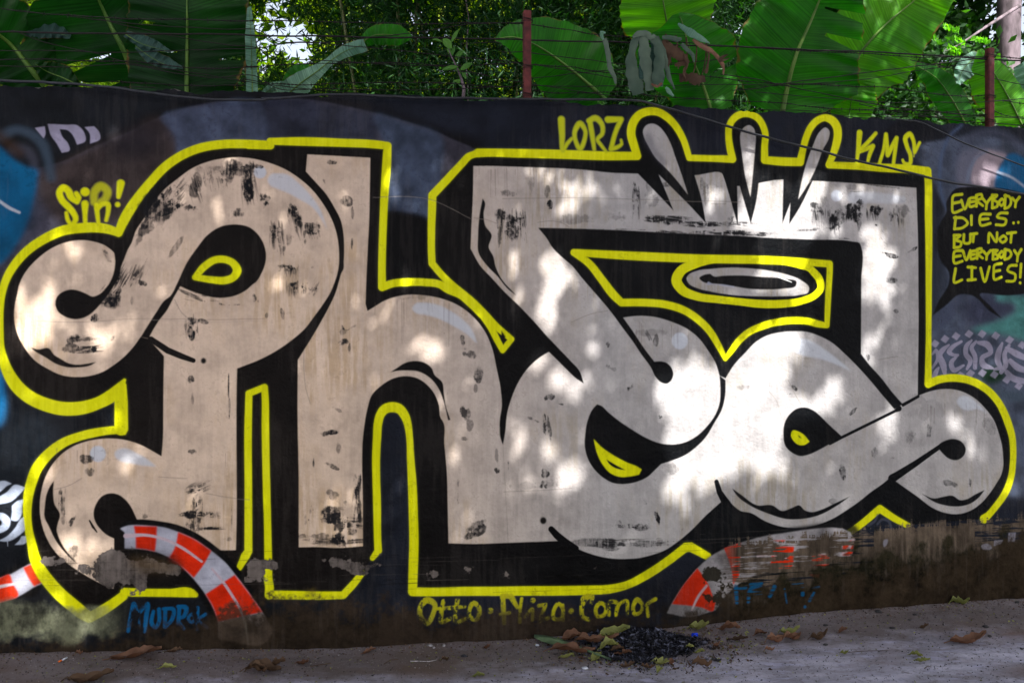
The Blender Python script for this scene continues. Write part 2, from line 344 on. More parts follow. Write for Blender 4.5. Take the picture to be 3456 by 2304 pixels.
# striped hose, left piece
put(poly("M -300,650 0,600 120,540 260,480 300,600 380,680 300,800 160,820 0,870 -300,900", 3), (14, 14, 15))
put(poly("M -300,760 0,640 90,610 210,545 285,515 340,620 375,680 310,715 165,800 0,858 -300,980", 1.5), (150, 150, 160), lb=8)
put(poly("M -300,760 0,640 85,612 110,680 160,800 80,835 0,858 -300,980", 1.5), (196, 44, 12), lb=8, var=.15)
put(poly("M 205,550! 285,515! 340,620 375,680! 300,715! 250,640", 1.5), (188, 48, 18), lb=8)
put(stroke("M -60,735,28 0,718,28 60,705,26 120,695,20", 2), (190, 175, 180))
# --- black mass inside the yellow line
OUT1 = ("A 1045,1010,66! 950,978,80 860,965,85 720,968,85 560,990,85 400,1060,80 250,1160,75 130,1290,70 50,1430,65 15,1560,58 E 2,400,54 2,560,54 8,720,60 35,840,80 75,940,95 150,1055,108 260,1150,112 400,1215,115 560,1252,118 720,1245,115 870,1200,105 980,1140,110 1050,1070,80 1098,1000,26!")
OUT2 = ("I 1060,130,70! 940,140,70 820,160,75 700,190,75 560,245,80 460,315,85 380,395,90 320,480,90 285,570,88 262,650,84 245,750,75 240,850,68 247,950,60 260,1050,66 282,1150,76 M 305,460,88 355,570,98 430,675,104 530,785,108 640,880,110 735,955,105 790,990,90! 880,940,90 990,870,85 1085,800,80")
OUT3 = "M 1095,760,64! 1140,765,70 1300,770,68 1500,772,70 1690,775,72 1725,788,46!"
SLOT = ("J 20,1345,50! 75,1240,76! 100,1200,66! 100,700,62 98,100,62 F 105,1118,58! 242,1062,56! 248,1150,58 J 250,100,62 255,400,62 262,700,62 270,1000,60 275,1280,65 280,1480,72 N 283,700,72 285,790,78! 500,792,74 700,796,72 935,793,66! 1030,690,64 1100,600,56!")
ARCH = ("J 1195,1260,44! 1245,1195,64! 1240,1100,62 1235,800,66 1228,550,66 1226,400,68 1235,200,70 1246,60,74 F 1262,1310,76 1305,1255,84 1365,1238,88 1425,1250,84 1480,1315,76 1508,1400,64 J 1520,180,58 1532,400,64 1545,600,74 1555,900,78 1560,1100,80 1556,1300,80 1550,1480,78 N 1548,762,76! 1700,764,74 2000,758,78 2352,757,80 O 400,755,82 800,753,82 1000,748,80 1200,738,76 1350,702,70 1500,628,75 1700,498,76 1865,372,78!")
ARCH2 = "O 1865,372,80! 1910,368,80! 2060,450,66!"
TAIL = ("L 2000,915,80 2030,890,66 2100,810,62 2190,680,66 2240,540,62 2256,400,60 2257,300,62 2245,180,66 2215,80,70 X 2185,1176,70 2130,1070,66 2050,975,66 1960,910,66 1850,865,66 1720,850,66 1600,865,68 1508,902,72! 1508,800,64 1511,500,54 1512,200,56 1512,0,58 W 1513,900,64 1510,600,70 1508,300,70 1502,205,72! V 1300,1492,74 1100,1483,72 900,1470,62 630,1458,60! 670,1360,64 695,1280,72 710,1190,76 700,1120,78 655,1062,74 590,1043,60 525,1070,62 470,1130,62 430,1220,62 400,1330,62 378,1432,72! 220,1428,74 64,1415,68! 64,1300,62 68,1170,60 D 462,210,60 410,130,62 340,96,60 270,95,62 205,130,62 160,205,60 155,300,60 168,400,66 190,492,66! C 2100,618,56 1898,612,56! 1845,450,60 1780,335,64 1700,252,68 1620,208,68 1540,203,70 1455,235,72 1400,310,76 1385,400,76 1410,500,76 1440,595,70! 1200,595,76 800,582,78 400,572,76 60,568,74 B 2125,308,76! 2095,318,60 2050,335,62 1980,405,64 1850,545,68 1722,680,70! 1720,770,70 1714,1000,64 1714,1150,62 1720,1280,62! 1800,1375,60 1900,1475,66 2000,1565,80 F 2080,330,84 2180,430,84 G 180,515,64 330,640,50! 252,738,50! 200,640,56 150,540,60 80,420,80")
HTOP = ("A 1045,1012,66! 1090,905,84 1150,800,86 1230,685,80 1340,552,76 1450,435,76 1580,342,76 1750,268,76 1950,232,76 2150,228,76 2352,238,76 B 100,234,75 292,242,70! 292,205,60! 600,207,76 900,217,72 1250,235,70 1328,245,68! 1320,400,76 1305,600,70 1290,900,66 1280,1200,64 1278,1400,66 1280,1488,70! 1380,1455,66 1500,1445,68 1650,1446,66 1800,1470,66 F 1850,195,70 1980,250,76 2080,330,84")
MASS = ("A 1045,1010! 860,965 720,968 560,990 400,1060 250,1160 130,1290 50,1430 15,1560 E 2,500 8,720 35,840 75,940 150,1055 260,1150 400,1215 560,1252 720,1245 870,1200 1000,1120! 1068,1080! 1068,1440! I 940,140 820,160 700,190 560,245 460,315 380,395 320,480 285,570 262,650 245,750 240,850 247,950 260,1050 M 305,460 355,570 430,675 530,785 640,880 735,955 790,990! 880,940 990,870 1085,790! 1140,765 1500,772 2000,780 2300,900 N 285,790! 500,792 935,793! 1100,600! J 1160,1300 1230,1220! 1240,1100 1228,550 1246,60 F 1262,1310 1305,1255 1365,1238 1425,1250 1480,1315 1508,1400 J 1520,180 1545,600 1560,1100 N 1548,762! 2352,757 O 800,753 1200,738 1500,628 1865,372! 2060,450! 2400,600 Q 300,150! L 600,1180 1080,825! 1320,970! 2000,915! 2100,810 2190,680 2240,540 2256,400 2257,300 2245,180 2215,80 X 2185,1176 2130,1070 2050,975 1960,910 1850,865 1720,850 1600,865 1508,902! 1512,200! W 1510,600 1502,205! V 1100,1483 630,1458! 695,1280 710,1190 700,1120 655,1062 590,1043 525,1070 470,1130 430,1220 378,1432! 220,1428 64,1415! 68,1170 D 462,210 410,130 340,96 270,95 205,130 160,205 155,300 190,492! C 1898,612! 1780,335 1700,252 1620,208 1540,203 1455,235 1400,310 1385,400 1410,500 1440,595! 800,582 60,568 B 2125,308! 2050,335 1722,680! 1714,1000 1720,1280! 2000,1565 F 2080,330! 1980,250 1850,195 1700,155 1500,140 1380,150 1280,182! B 1280,1200 1290,900 1305,600 1328,245! 900,217 292,205! 100,234 A 2150,228 1950,232 1750,268 1580,342 1450,435 1340,552 1230,685 1150,800 1090,905")
def blackc(sl):
    w = np.clip((2300-PXX[sl[1]])/1500, 0, 1)[None, :, None]
    return ((lin((24, 19, 16))*w + lin((13, 15, 18))*(1-w))*(1+.7*(NB[sl]-.5)+.4*(NM[sl]-.5))[..., None]).astype(np.float32)
put(poly(MASS, 1), blackc, 1, 6, .5)
# the triangle of black between the forked yellow line of the h
put(poly("F 2250,520! G 330,640! 252,738!", 1), blackc)
# slate shape inside the big letter
CNT = "C 870,1440! 1500,1480 2100,1500 D 400,1375 1050,1415! H 1045,0 1025,400 1020,520! 850,480 750,472 600,485 450,525 330,580 240,660 125,810! G 2150,680 2080,570 1980,470 1850,385 1700,335 1500,318 1290,318! 1130,120 C 1000,1560"
put(poly(CNT, 1), (33, 39, 48), var=.35)
put(poly("C 1260,1500! 1500,1500 2100,1520 D 400,1400 1040,1440 H 1010,400 900,470 300,560 130,780 G 2080,560 1950,440 1830,330! 1600,170 1400,30 C 1300,1540", 3), (17, 20, 24), .85, var=.3)
put(poly("H 900,150 1000,20 1010,400 900,450 700,440 300,480 320,400 700,380", 14), (36, 40, 48), .7)
# --- silver letters
PO = ("A 1012,1190 1100,1180 1150,1120 1200,990 1280,870 1350,750 1440,640 1560,540 1700,440 1850,380 2000,352 B 0,346 150,360 300,400 430,455 560,540 670,640 755,750 820,860 865,970 890,1080 900,1200 897,1300 F 880,80 860,140 825,225 760,330 680,440 600,545 480,650 350,740 200,820 60,875 0,898! E 2088,1000 2085,1560 I 2088,700 2085,1000 2080,1190! 1930,1192! 1830,1110 1700,1035 1550,975 1400,945 1213,930! 1190,880 1150,800 1100,740 1040,700 970,690 900,715 850,780 825,860 840,940 880,1000 940,1055 1010,1090! 1008,1200! 1000,1530! 850,1465 720,1390 600,1310 500,1220 430,1120 380,1000 352,850 360,700 400,550 460,440 550,340 660,270 800,225 950,208 1100,220 1250,268 1350,322 1425,365! 1438,200 1440,0 E 1443,1000 1447,790! 1310,635! 1240,620! 1190,690 1100,790 1000,870 900,930 780,965 660,973 540,955 420,900 300,820 220,720 160,610 130,500 130,350 A 150,1560 172,1460 230,1350 330,1240 450,1150 580,1095 700,1075 820,1087 930,1125 985,1165")
PH = ("B 620,320! 1175,350! 1173,500 1165,900 1150,1200 1135,1560 F 1133,330! 1150,392! 1200,362 1300,302 1400,267 1500,250 1650,254 1800,282 1950,342 2080,440 2190,580 2250,720 2290,900 2325,1080 2335,1230 2318,1350 2316,1500 K 228,100 232,200 255,265! 300,1125! 0,1135 J 1865,1130! 1858,800 1850,500 1828,250 1812,50 F 1800,1340 1780,1220 1740,1120 1680,1045 1600,988 1480,965 1380,985 1270,1050 1190,1130 1150,1250 1120,1420 J 1110,200 1103,400 1108,700 1110,1155! 900,1170 700,1162 545,1165! 540,300 F 537,1500 535,1000 537,822! 620,690 690,575 750,470 820,340 870,230 900,130 925,50 B 935,1340 942,1260 945,1120 938,1010 915,900 860,790 780,662 700,572 607,470!")
PM_ = ("B 2085,422! C 200,685 500,695 720,702 1000,720 1200,742 1430,750 1940,765 2200,775 D 110,650 640,672 905,683 1200,700 1500,722 1810,745! 1815,900 1825,1200 1828,1560 H 1830,500 1825,900 1822,1140! X 1500,976 1600,952 1700,948 1800,968 1920,1032 2020,1130 2090,1230 2130,1340 2160,1460 2168,1560 L 2170,430 2150,530 2110,600 2050,690 1970,780 1880,842 1760,873 1650,860 1540,815 1420,725 1300,640 1218,582! 1180,545! 1100,610 1000,680 900,760 800,830 650,920 500,975 350,995 200,980 60,930 -60,862 K 2352,845 2280,790 2225,735 2190,755! 2050,880 1900,1030 1800,1113 1680,1192 1560,1235 1450,1260 1330,1268 1200,1262 1050,1230 900,1170 820,1120 740,1110! 300,1125! 255,265! 275,150 290,0 G 295,1280 330,1160 380,1040 440,940 530,840 610,780 660,752! 740,830 820,910 900,985 968,1030! 930,920 850,830 740,715 640,610 520,475 400,350 260,215 150,95 60,0 B 2060,1150! 2070,900 2080,700")
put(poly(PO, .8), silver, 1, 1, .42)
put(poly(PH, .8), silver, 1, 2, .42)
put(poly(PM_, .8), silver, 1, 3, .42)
aL = poly("G 2190,900! 2190,1200 2100,1400 K 2190,755! 2250,900 2352,1500 L 600,1300 2352,1100 2352,100 X 2300,900 1800,900 H 1850,1200 1690,1210 1500,1080 1200,760 700,500 300,650", .5)
sl = aL.sl; lab[sl][(aL.m > .5) & (lab[sl] == 3)] = 4
# --- black cut-outs over silver
for q in ("A 1000,1140! 1015,1280 990,1400 940,1490 E 870,248 820,265 760,240 700,215 630,203 560,220 505,265 488,330 515,400 570,440 640,462 710,460 790,425 870,350 930,280 1000,180 1060,60 A 1060,1350 1100,1230 1150,1100!",
          "A 1500,1568 1560,1460 1650,1270 1740,1140 1830,1030 1950,955 2080,937 2200,962 2280,1030 2330,1120 2347,1200 2340,1280 2310,1360 2250,1450 E 2240,150 2170,210 2080,255 1980,275 1880,272 1770,245 1680,215 1590,175! 1530,280 1470,390 1400,480 1350,560 1310,635! 1240,622! 1300,525 1380,400 1450,300",
          "C 1430,735! 1600,910 1760,1078! 1700,930 1618,735!", "C 1610,740! 1760,890 1900,1030 2045,1187! 2000,950 1940,750!",
          "D 105,625! 180,880 238,1088! 228,625!", "D 222,625! 290,860 350,1062! 400,850 425,645!", "D 638,645! 628,1062! 698,880! 905,655!", "D 700,855! 688,1067! 780,920 907,660!",
          "C 565,1228! 800,1232 1200,1245 1600,1265 2000,1285 2352,1300 D 600,1190 900,1200 1250,1218 1310,1232 1325,1270 1325,1560 H 1322,770! 1400,870 1500,980 1600,1110 1690,1212! 1617,1257! 1500,1120 1400,1000 1300,890 1180,770 1050,660 950,610 850,577 740,570 620,578 500,605 400,660 300,760 200,870 127,985! G 2165,962! 2130,850 2070,750 1980,630 1880,550 1750,490 1620,450 1500,435 1400,438 1315,450! 1400,570 1500,720 1590,838! 1650,835 1700,850 1740,890 1757,950 1740,1000 1700,1032 1650,1020 1600,970 1560,890 1480,780 1400,660 1310,540 1230,430 1150,330 1050,215 950,100 870,0 C 780,1490 690,1400 640,1320",
          "G 1085,1213! 1050,1250 1000,1360 980,1480 K 975,262 1010,400 1070,490 1150,560 1230,600 1320,608 1430,590 1530,545 1600,480 1650,432! 1750,400 1850,360 1950,290 2040,200 2120,70 G 2185,1260 2215,1130 2218,1000! 2165,960! 2172,1080 2165,1200 2130,1300 2060,1400 1980,1480 1880,1540 1750,1567 1650,1558 1520,1510 1400,1440 1280,1360 1180,1280 1120,1225",
          "X 740,1360! 620,1250 560,1190 500,1140 420,1110 350,1120 290,1165 240,1250 230,1350 240,1430 L 255,285 310,335 380,362 450,350 540,310 640,255 745,200!",
          "L 1600,268 1660,225 1740,212 1800,235 1838,300 1820,360 1760,398 1690,385 1640,345 1605,305!",
          "E 270,712! 330,730 430,720 480,780 530,810 600,850 680,865 770,855 850,840! 800,870 700,888 600,888 500,860 400,800 300,740",
          "I 475,580! 470,700 480,780 530,880 510,960 500,1010 520,1080 560,1160 690,1320! 600,1240 500,1120 430,980 392,900 395,800 410,700 440,630",
          "F 1350,932! 1400,900 1480,850 1580,832 1660,850 1720,900 1740,950 1810,1020 1825,1120 1840,1220 1882,1350! 1862,1355! 1820,1180 1780,1080 1700,980 1600,925 1500,915 1420,918",
          "C 75,970! 95,1000 85,1100 100,1210 155,1290 130,1400 170,1480 190,1568 G 250,120 350,230 375,258! 300,200 200,80 120,0 C 40,1450 35,1300 50,1100",
          "K 2275,645! 2352,700 L 0,795 130,795 220,845 300,820 370,795 420,840 480,855 560,835 680,780 820,715! 700,800 550,880 400,915 250,915 100,870 -60,800 K 2310,700",
          "L 1445,690! 1560,735 1640,720 1720,710 1790,750 1850,740 1920,700 2005,660! 1960,720 1880,780 1780,805 1680,800 1570,770"):
    put(poly(q, .9), blackc, 1, 6, .5)
for q in ("X 1285,1088,30 1420,1013,26", "X 1250,1120,50 1215,1142,26 740,1376,26 640,1430,24", "L 1190,560,80! 1230,535,70 1400,425,54 1500,355,46 1620,272,40", "E 1330,640,50 1480,740,56 1600,790,52 1705,828,40",
          "K 680,1005,52 730,1060,62 800,1120,70 900,1175,50", "K 2138,588,40 2165,680,52 2215,765,70", "I 790,930,12 820,985,22 855,1032,8", "I 1010,1085,4 1040,1100,60 1050,1190,80"):
    put(stroke(q, 1, straight=True), blackc, 1, 6)
put(poly("I 1010,1085! 1100,1050! 1100,1200! 1060,1260 1010,1210!", 1), blackc, 1, 6)
for q in ("E 1795,830,48,52", "K 610,930,58,62"): put(ell(q, soft=1.5), (30, 26, 24), 1, 6)
# silver drops in the fingers
for q in ("C 1490,370 1520,325 1570,310 1630,335 1680,390 1730,480 1780,620 1820,730 1887,937! 1780,800 1690,700 1600,610 1540,510 1500,430",
          "D 258,270 295,210 335,193 375,220 391,270 388,400 375,550 347,825! 300,640 270,430 257,330", "D 1010,213 1042,240 1040,300 990,400 920,580 850,720 768,848! 800,680 850,500 900,370 960,250"):
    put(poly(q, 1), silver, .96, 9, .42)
put(poly("C 1500,420 1560,560 1700,690 1690,640 1600,520 1560,400 1530,380", 6), (70, 70, 82), .5)
# eye in the big letter
put(poly("G 1785,120! C 2000,1520 2352,1500 D 500,1400 800,1440 H 900,50 968,190 800,305 600,330 200,310 G 2150,290 1900,250", 2), (13, 14, 16))
put(stroke("G 1785,120,94 1835,205,86 1960,262,72 2150,290,66 2352,312,64 H 400,327,70 600,330,70 800,303,62 920,250,62 968,190,66 955,115,70 900,45,66 D 880,1462,62 780,1425,60 650,1395,60 400,1380,60 C 2352,1510,60 2100,1512,60 1960,1545,72 G 1820,45,88", 1.4, closed=True), lambda sl: (lin(YEL)*(1+.2*(NV[sl]-.5))[..., None]).astype(np.float32), 1, 5)
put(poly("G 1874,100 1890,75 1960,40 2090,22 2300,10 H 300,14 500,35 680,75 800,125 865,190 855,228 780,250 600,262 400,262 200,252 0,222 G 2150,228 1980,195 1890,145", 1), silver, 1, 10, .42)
put(poly("G 1985,105 2040,70 2085,65! 2110,85 H 100,82 250,78 450,92 650,108 755,140 750,165 640,195 500,203 350,198 200,175 0,150 G 2080,150 2010,130", 1), BLK, 1, 6)
put(stroke("H 560,80,6 640,110,10 710,138,5", 1), (210, 210, 205), .9)
put(stroke("G 2070,150,30 2080,152,20 2200,165,12 H 200,180,10", 2), (150, 155, 175), .7)
# --- yellow lines
ZIG = "L 590,1190,40! 760,1070,60 900,975,62 1080,825,66! 1200,905,60 1330,975,50!"
for q in (OUT1, OUT2, OUT3, SLOT, ARCH, ARCH2, TAIL, HTOP, ZIG): ystroke(q)
ystroke("E 1082,1050,62! 1068,1180,108! 1070,1430,112!", 1.5, straight=True); ystroke("E 1098,1467,30", 1, straight=True)
ystroke("C 880,1445,60! 1400,1475,74 2000,1500,74 D 400,1378,72 700,1390,66 1045,1415,60! H 1046,0,58 1036,200,56 1027,400,52 1022,520,46! 940,505,60 850,482,60 750,474,60 600,487,60 450,525,62 330,580,60 240,660,60 180,740,52 125,812,40! G 2150,685,58 2080,572,64 1980,470,66 1850,385,66 1700,337,66 1500,318,66 1300,318,66! 1230,250,74 1130,120,70 1010,-30,66", 1.5, closed=True)
put(poly("G 240,560! 280,620! 240,660!", 1.5), blackc)
ystroke("A 1722,1402,52! 1800,1310,62 1900,1248,62 1980,1245,62 2060,1282,64 2092,1345,72 2060,1400,66 1980,1430,66 1880,1425,60", 1.6, closed=True)
yel(poly("K 1055,212! 1120,280 1220,350 1350,420 1440,455 1478,480! 1455,525! 1380,540 1290,545 1200,510 1130,430 1090,350", 1.2))
put(poly("K 1165,390! 1250,440 1340,487! 1250,470 1190,430", 1), BLK, 1, 6)
yel(poly("L 297,170 310,138 360,145 410,175 460,235! 420,262 370,265 330,240", 1))
put(poly("L 355,175! 375,185 392,208! 370,200", 1), (40, 70, 10), .9)
# --- pale highlights
HL = (178, 182, 190)
def hil(k, op=.88): put(k, HL, op, 11)
for q in ("B 203,478,112,106", "I 863,343,142,142", "G 1815,655,140,148", "H 578,713,138,156", "D 1105,815,95,100"): hil(ell(q, soft=1.6))
for q in ("B 270,540 300,495 370,487 450,500 540,570 640,670 720,780 800,990! 740,880 660,780 560,720 450,660 350,620 290,590", "F 1545,370 1580,325 1650,318 1760,335 1880,390 1980,460 2060,540 2120,680! 2020,590 1900,520 1780,460 1660,425 1570,405",
          "I 1010,335 1060,297 1130,300 1200,335 1300,390 1378,455! 1260,445 1150,425 1060,405 1020,375", "H 708,700 740,650 820,638 900,665 1000,730 1120,820 1240,925! 1100,860 950,810 800,780 730,740",
          "X 1760,1050 1790,1015 1860,1012 1930,1060 2030,1165! 1950,1125 1850,1135 1790,1110"): hil(poly(q, 2.4), .78)
hil(stroke("D 1250,830,100 1500,835,90 1690,850,64", 5), .55)
# --- dry-brush smudges: tile x,y half-width half-height angle(deg) strength
def smudge(t, x, y, w, h, ang=0, op=.9, c=(24, 24, 28), nz=None, th=.5):
    o = TILE[t]; X = o[0]+x*K; Y = o[1]+y*K; w *= K*1.12; h *= K*1.12; r = max(w, h)*1.6
    s, z = wall_hit(np.array([X-r, X+r]), np.array([Y+r, Y-r])); dep = WY+WM*s.mean()/WN
    a0, a1 = [int(np.clip((q-S0)*PM, 0, TW)) for q in s]; b0, b1 = [int(np.clip((q-Z0)*PM, 0, TH)) for q in z]
    if a1-a0 < 2 or b1-b0 < 2: return
    sl = (slice(b0, b1), slice(a0, a1)); dx = PXX[None, a0:a1]-X; dy = PYF[b0:b1, a0:a1]-Y; a = R(ang)
    u = (dx*math.cos(a)+dy*math.sin(a))/w; v = (-dx*math.sin(a)+dy*math.cos(a))/h
    q = np.random.default_rng(int(abs(X*3+Y*7))); f = 0
    for _ in range(4):
        ou, ov, k = q.uniform(-.45, .45), q.uniform(-.45, .45), q.uniform(.45, .85); f = np.maximum(f, np.clip(1.2-np.hypot(u-ou, v-ov)/k, 0, 1))
    base = f*1.05 + (NM[sl]-.5)*1.25 + (NS[sl]-.5)*.85 + (NF[sl]-.5)*.25 - .44
    m = np.clip(base*2.6, 0, 1)*np.clip(f*4, 0, 1)*np.clip(.12+NV[sl]*.75+NF[sl]*.65, 0, 1)*op
    put(Mask(m.astype(np.float32), b0, a0), c, 1)
SM = """A 1420,760 160,110 -40|A 1690,800 60,40 -10|A 1730,600 50,90 0 .8|A 2000,480 60,110 15 .7|A 2180,640 40,110 10|A 2250,430 90,40 10|A 1300,980 90,60 -60 .8|A 1230,1080 40,80 20 .6|A 2110,830 50,50 10|A 780,1110 60,20 20 .6|A 920,1190 70,30 50 .8|A 1560,1130 25,90 30 .6|A 1350,640 160,60 -45 .6|A 1900,450 160,50 -5 .6|A 2100,450 180,60 10 .6
B 90,640 40,120 5|B 60,440 60,40 0|B 250,740 60,70 20 .8|B 340,1010 65,90 0|B 400,1150 30,90 0 .7|B 470,800 50,80 -20 .9|B 540,880 30,90 -20 .8|B 660,960 90,60 40 .9|B 450,1070 30,60 0 .7|B 590,1050 25,60 0 .7|B 480,1320 100,40 0 .9|B 640,1320 50,30 0 .8|B 480,1470 70,60 0 1|B 600,1480 45,60 0 1|B 700,1530 30,60 20 .9|B 810,400 60,30 -15 .9|B 770,550 60,18 65 .9|B 970,735 55,40 20 .9|B 1015,1080 12,80 0 .8|B 1020,830 14,60 0 .7|B 900,540 40,20 0 .5
E 1180,100 25,110 25 .9|E 1080,180 50,130 25 .8|E 1020,290 60,90 35 .7|E 940,320 70,60 40 .8|E 850,450 60,40 -10 1|E 1240,150 50,30 20 .9|E 1180,300 30,50 0 .6|E 690,640 110,40 -5 .9|E 620,710 130,40 0 .8|E 790,730 90,30 -10 1|E 980,640 90,20 -40 .7|E 1680,460 60,50 0 1|E 1690,560 35,70 0 1|E 1800,480 50,20 10 .8|E 1690,1010 30,40 0 .9|E 1700,1150 20,150 0 .6|E 1900,320 170,16 12 .9|E 1680,250 120,14 25 .8|E 2240,280 50,50 0 .9|E 2050,340 100,14 -6 .8|E 2015,1050 8,80 0 .9|E 2025,1250 8,70 0 .9
F 160,280 50,60 0 .9|F 400,420 20,45 -20 .8|F 257,430 16,24 0 .7|F 930,590 90,50 -10 .55|F 880,700 110,40 -35 1|F 960,650 40,40 0 .9|F 990,700 16,35 10 .8|F 935,545 12,40 -20 1|F 1000,545 60,12 -25 1|F 1830,560 35,50 0 .7|F 1990,650 35,60 0 .9|F 2030,750 80,50 30 .8|F 2120,970 40,70 15 .9|F 2110,1060 20,40 0 .6|F 2010,1280 50,80 -15 .9|F 2050,1390 30,50 0 .6|F 1600,270 180,30 0 .35|F 820,1460 80,20 -10 .9|F 900,1270 40,16 20 .5
I 760,380 50,50 10 .9|I 790,490 40,35 40 .8|I 545,760 40,110 0 .8|I 630,940 30,80 25 .9|I 1700,310 35,30 0 .8|I 1700,660 80,45 0 1|I 1750,760 60,90 10 .8|I 1700,880 140,40 0 1|I 1720,960 90,50 0 .7|I 1830,1000 140,16 -3 .9|I 1330,870 90,50 -15 .7|I 1520,870 12,40 0 .8|I 1990,400 6,130 0 .6|I 2045,900 8,180 0 .6|I 2000,1090 60,30 0 .6|I 560,880 30,90 0 .6|I 640,1250 90,80 40 .7
J 680,420 20,90 0 .9|J 840,450 60,18 25 .8|J 890,290 30,60 0 .6|J 830,160 80,30 -10 .9|J 660,820 30,60 0 .9|J 640,940 20,30 0 .9|J 850,700 60,50 0 .7|J 850,880 110,80 0 .95|J 960,800 30,50 10 .6|J 1075,600 28,110 0 .9|J 1070,850 36,150 0 .7|J 950,970 130,60 0 .9|J 890,1090 70,60 20 1|J 1020,1020 60,50 0 .9|J 720,1080 140,30 0 .7|J 600,920 20,60 0 .5|J 2100,970 110,40 -25 .8|J 2050,1060 60,30 -20 .9|J 1950,740 14,60 0 .9|J 1950,600 10,30 0 .8|J 2010,210 26,14 0 .7|J 840,1130 270,12 0 .6|J 900,1120 230,30 0 .5
C 320,950 110,60 0 .7|C 280,1120 90,60 0 .9|C 330,1300 60,130 0 .9|C 220,1250 26,170 0 .7|C 430,1130 60,40 0 .8|C 510,930 60,120 0 .4|C 665,1030 26,45 0 1|C 650,900 30,50 0 .6|C 1430,930 45,130 0 .9|C 1550,950 70,120 0 .45|C 1650,1160 190,40 8 .95|C 1900,1190 250,16 3 .9|C 1000,1150 260,40 0 .45|C 2020,900 40,120 0 .6|C 1690,850 40,20 0 .7|C 2250,1180 50,70 0 .8|C 2270,1275 110,10 0 .9|C 1300,1240 400,12 2 .5|C 1180,1130 140,50 0 .4
D 160,1030 50,50 0 .9|D 180,1130 220,20 3 .9|D 400,1165 110,10 3 .8|D 950,950 100,60 35 .9|D 1000,870 120,60 30 .5|D 1090,1040 50,90 10 1|D 1260,960 90,80 20 1|D 1300,900 60,50 0 1|D 1430,940 80,50 0 1|D 1600,970 60,60 20 .9|D 1670,1000 60,90 0 .6|D 1170,800 20,40 0 .7|D 850,1115 180,14 -2 .7|D 1000,1100 130,14 -5 .6|D 1465,1075 26,12 15 1|D 1180,1190 60,10 0 .9|D 1240,740 60,40 0 .4|D 1560,1335 80,20 15 .9|D 1770,1290 50,20 -30 1|D 1795,1500 14,110 0 1|D 1310,1060 20,60 0 .7|D 1530,735 200,6 6 .7|D 1280,778 70,6 2 .9
G 1370,1080 35,60 20 .9|G 1600,660 30,90 0 .7|G 1620,560 200,50 0 .35|G 1540,600 20,60 -20 .6|G 1180,690 18,24 20 .9|G 1180,870 22,26 20 1|G 660,1160 40,50 20 .9|G 760,1200 60,26 10 .8|G 620,1350 24,120 -8 .9|G 540,1350 60,20 20 .7|G 1640,1325 24,24 0 .8|G 1220,900 40,20 20 .5
H 1580,120 60,30 0 .9|H 1800,130 12,80 0 1|H 1640,390 30,20 -20 .7|H 740,1080 26,40 -25 .9|H 690,1120 40,16 -20 .8|H 1380,790 14,30 -10 1|H 1240,1290 60,16 -40 .8|H 1900,1250 200,120 0 .25|H 270,1060 50,26 0 .4
K 620,520 50,40 0 .9|K 610,610 40,50 0 1|K 200,490 26,26 0 .9|K 300,440 12,60 0 .8|K 200,370 14,60 0 .5|K 650,60 24,140 -5 .8|K 1290,960 50,50 0 .8|K 1420,980 100,30 5 .8|K 1615,900 24,70 -15 1|K 1830,1010 26,30 0 .8|K 1300,1130 330,40 0 .6|K 1250,1160 200,40 0 .7|K 60,990 90,50 -25 .9|K 1750,460 60,50 0 .4|K 1510,760 20,40 0 .5|K 500,620 200,40 -5 .35
L 740,460 34,90 -15 1|L 1040,370 36,70 -15 .6|L 1520,150 34,80 10 .7|L 1340,200 50,60 0 .5|L 1700,600 60,30 10 .7|L 1880,600 12,40 0 .8|L 680,770 50,26 0 .5|L 1190,380 30,20 0 .5|L 2030,100 60,80 0 .4"""
for e in SM.replace('\n', '|').split('|'):
    a = e.split(); x, y = map(float, a[1].split(',')); w, h = map(float, a[2].split(','))
    smudge(a[0], x, y, w, h, float(a[3]), float(a[4]) if len(a) > 4 else .9)
for a_ in (("A",1380,740,150,70,-48),("A",1480,800,120,44,-20),("A",1330,860,110,40,-55),("A",2000,470,70,100,12),("A",2190,520,40,130,8),("B",100,620,46,120,4),("B",340,1020,70,90,0),("B",250,720,60,60,10),("B",480,820,50,90,-25),("B",470,1320,110,36,0),("B",480,1470,76,56,0),("B",600,1470,50,60,0),("E",1130,140,40,140,25),("E",1020,270,60,90,35),("C",1620,1150,200,40,8),("D",1130,1010,60,90,10),("D",1260,950,90,80,20),("J",850,890,110,70,0),("J",1070,640,30,150,0),("I",1710,900,120,80,0)):
    smudge(*a_, .9)
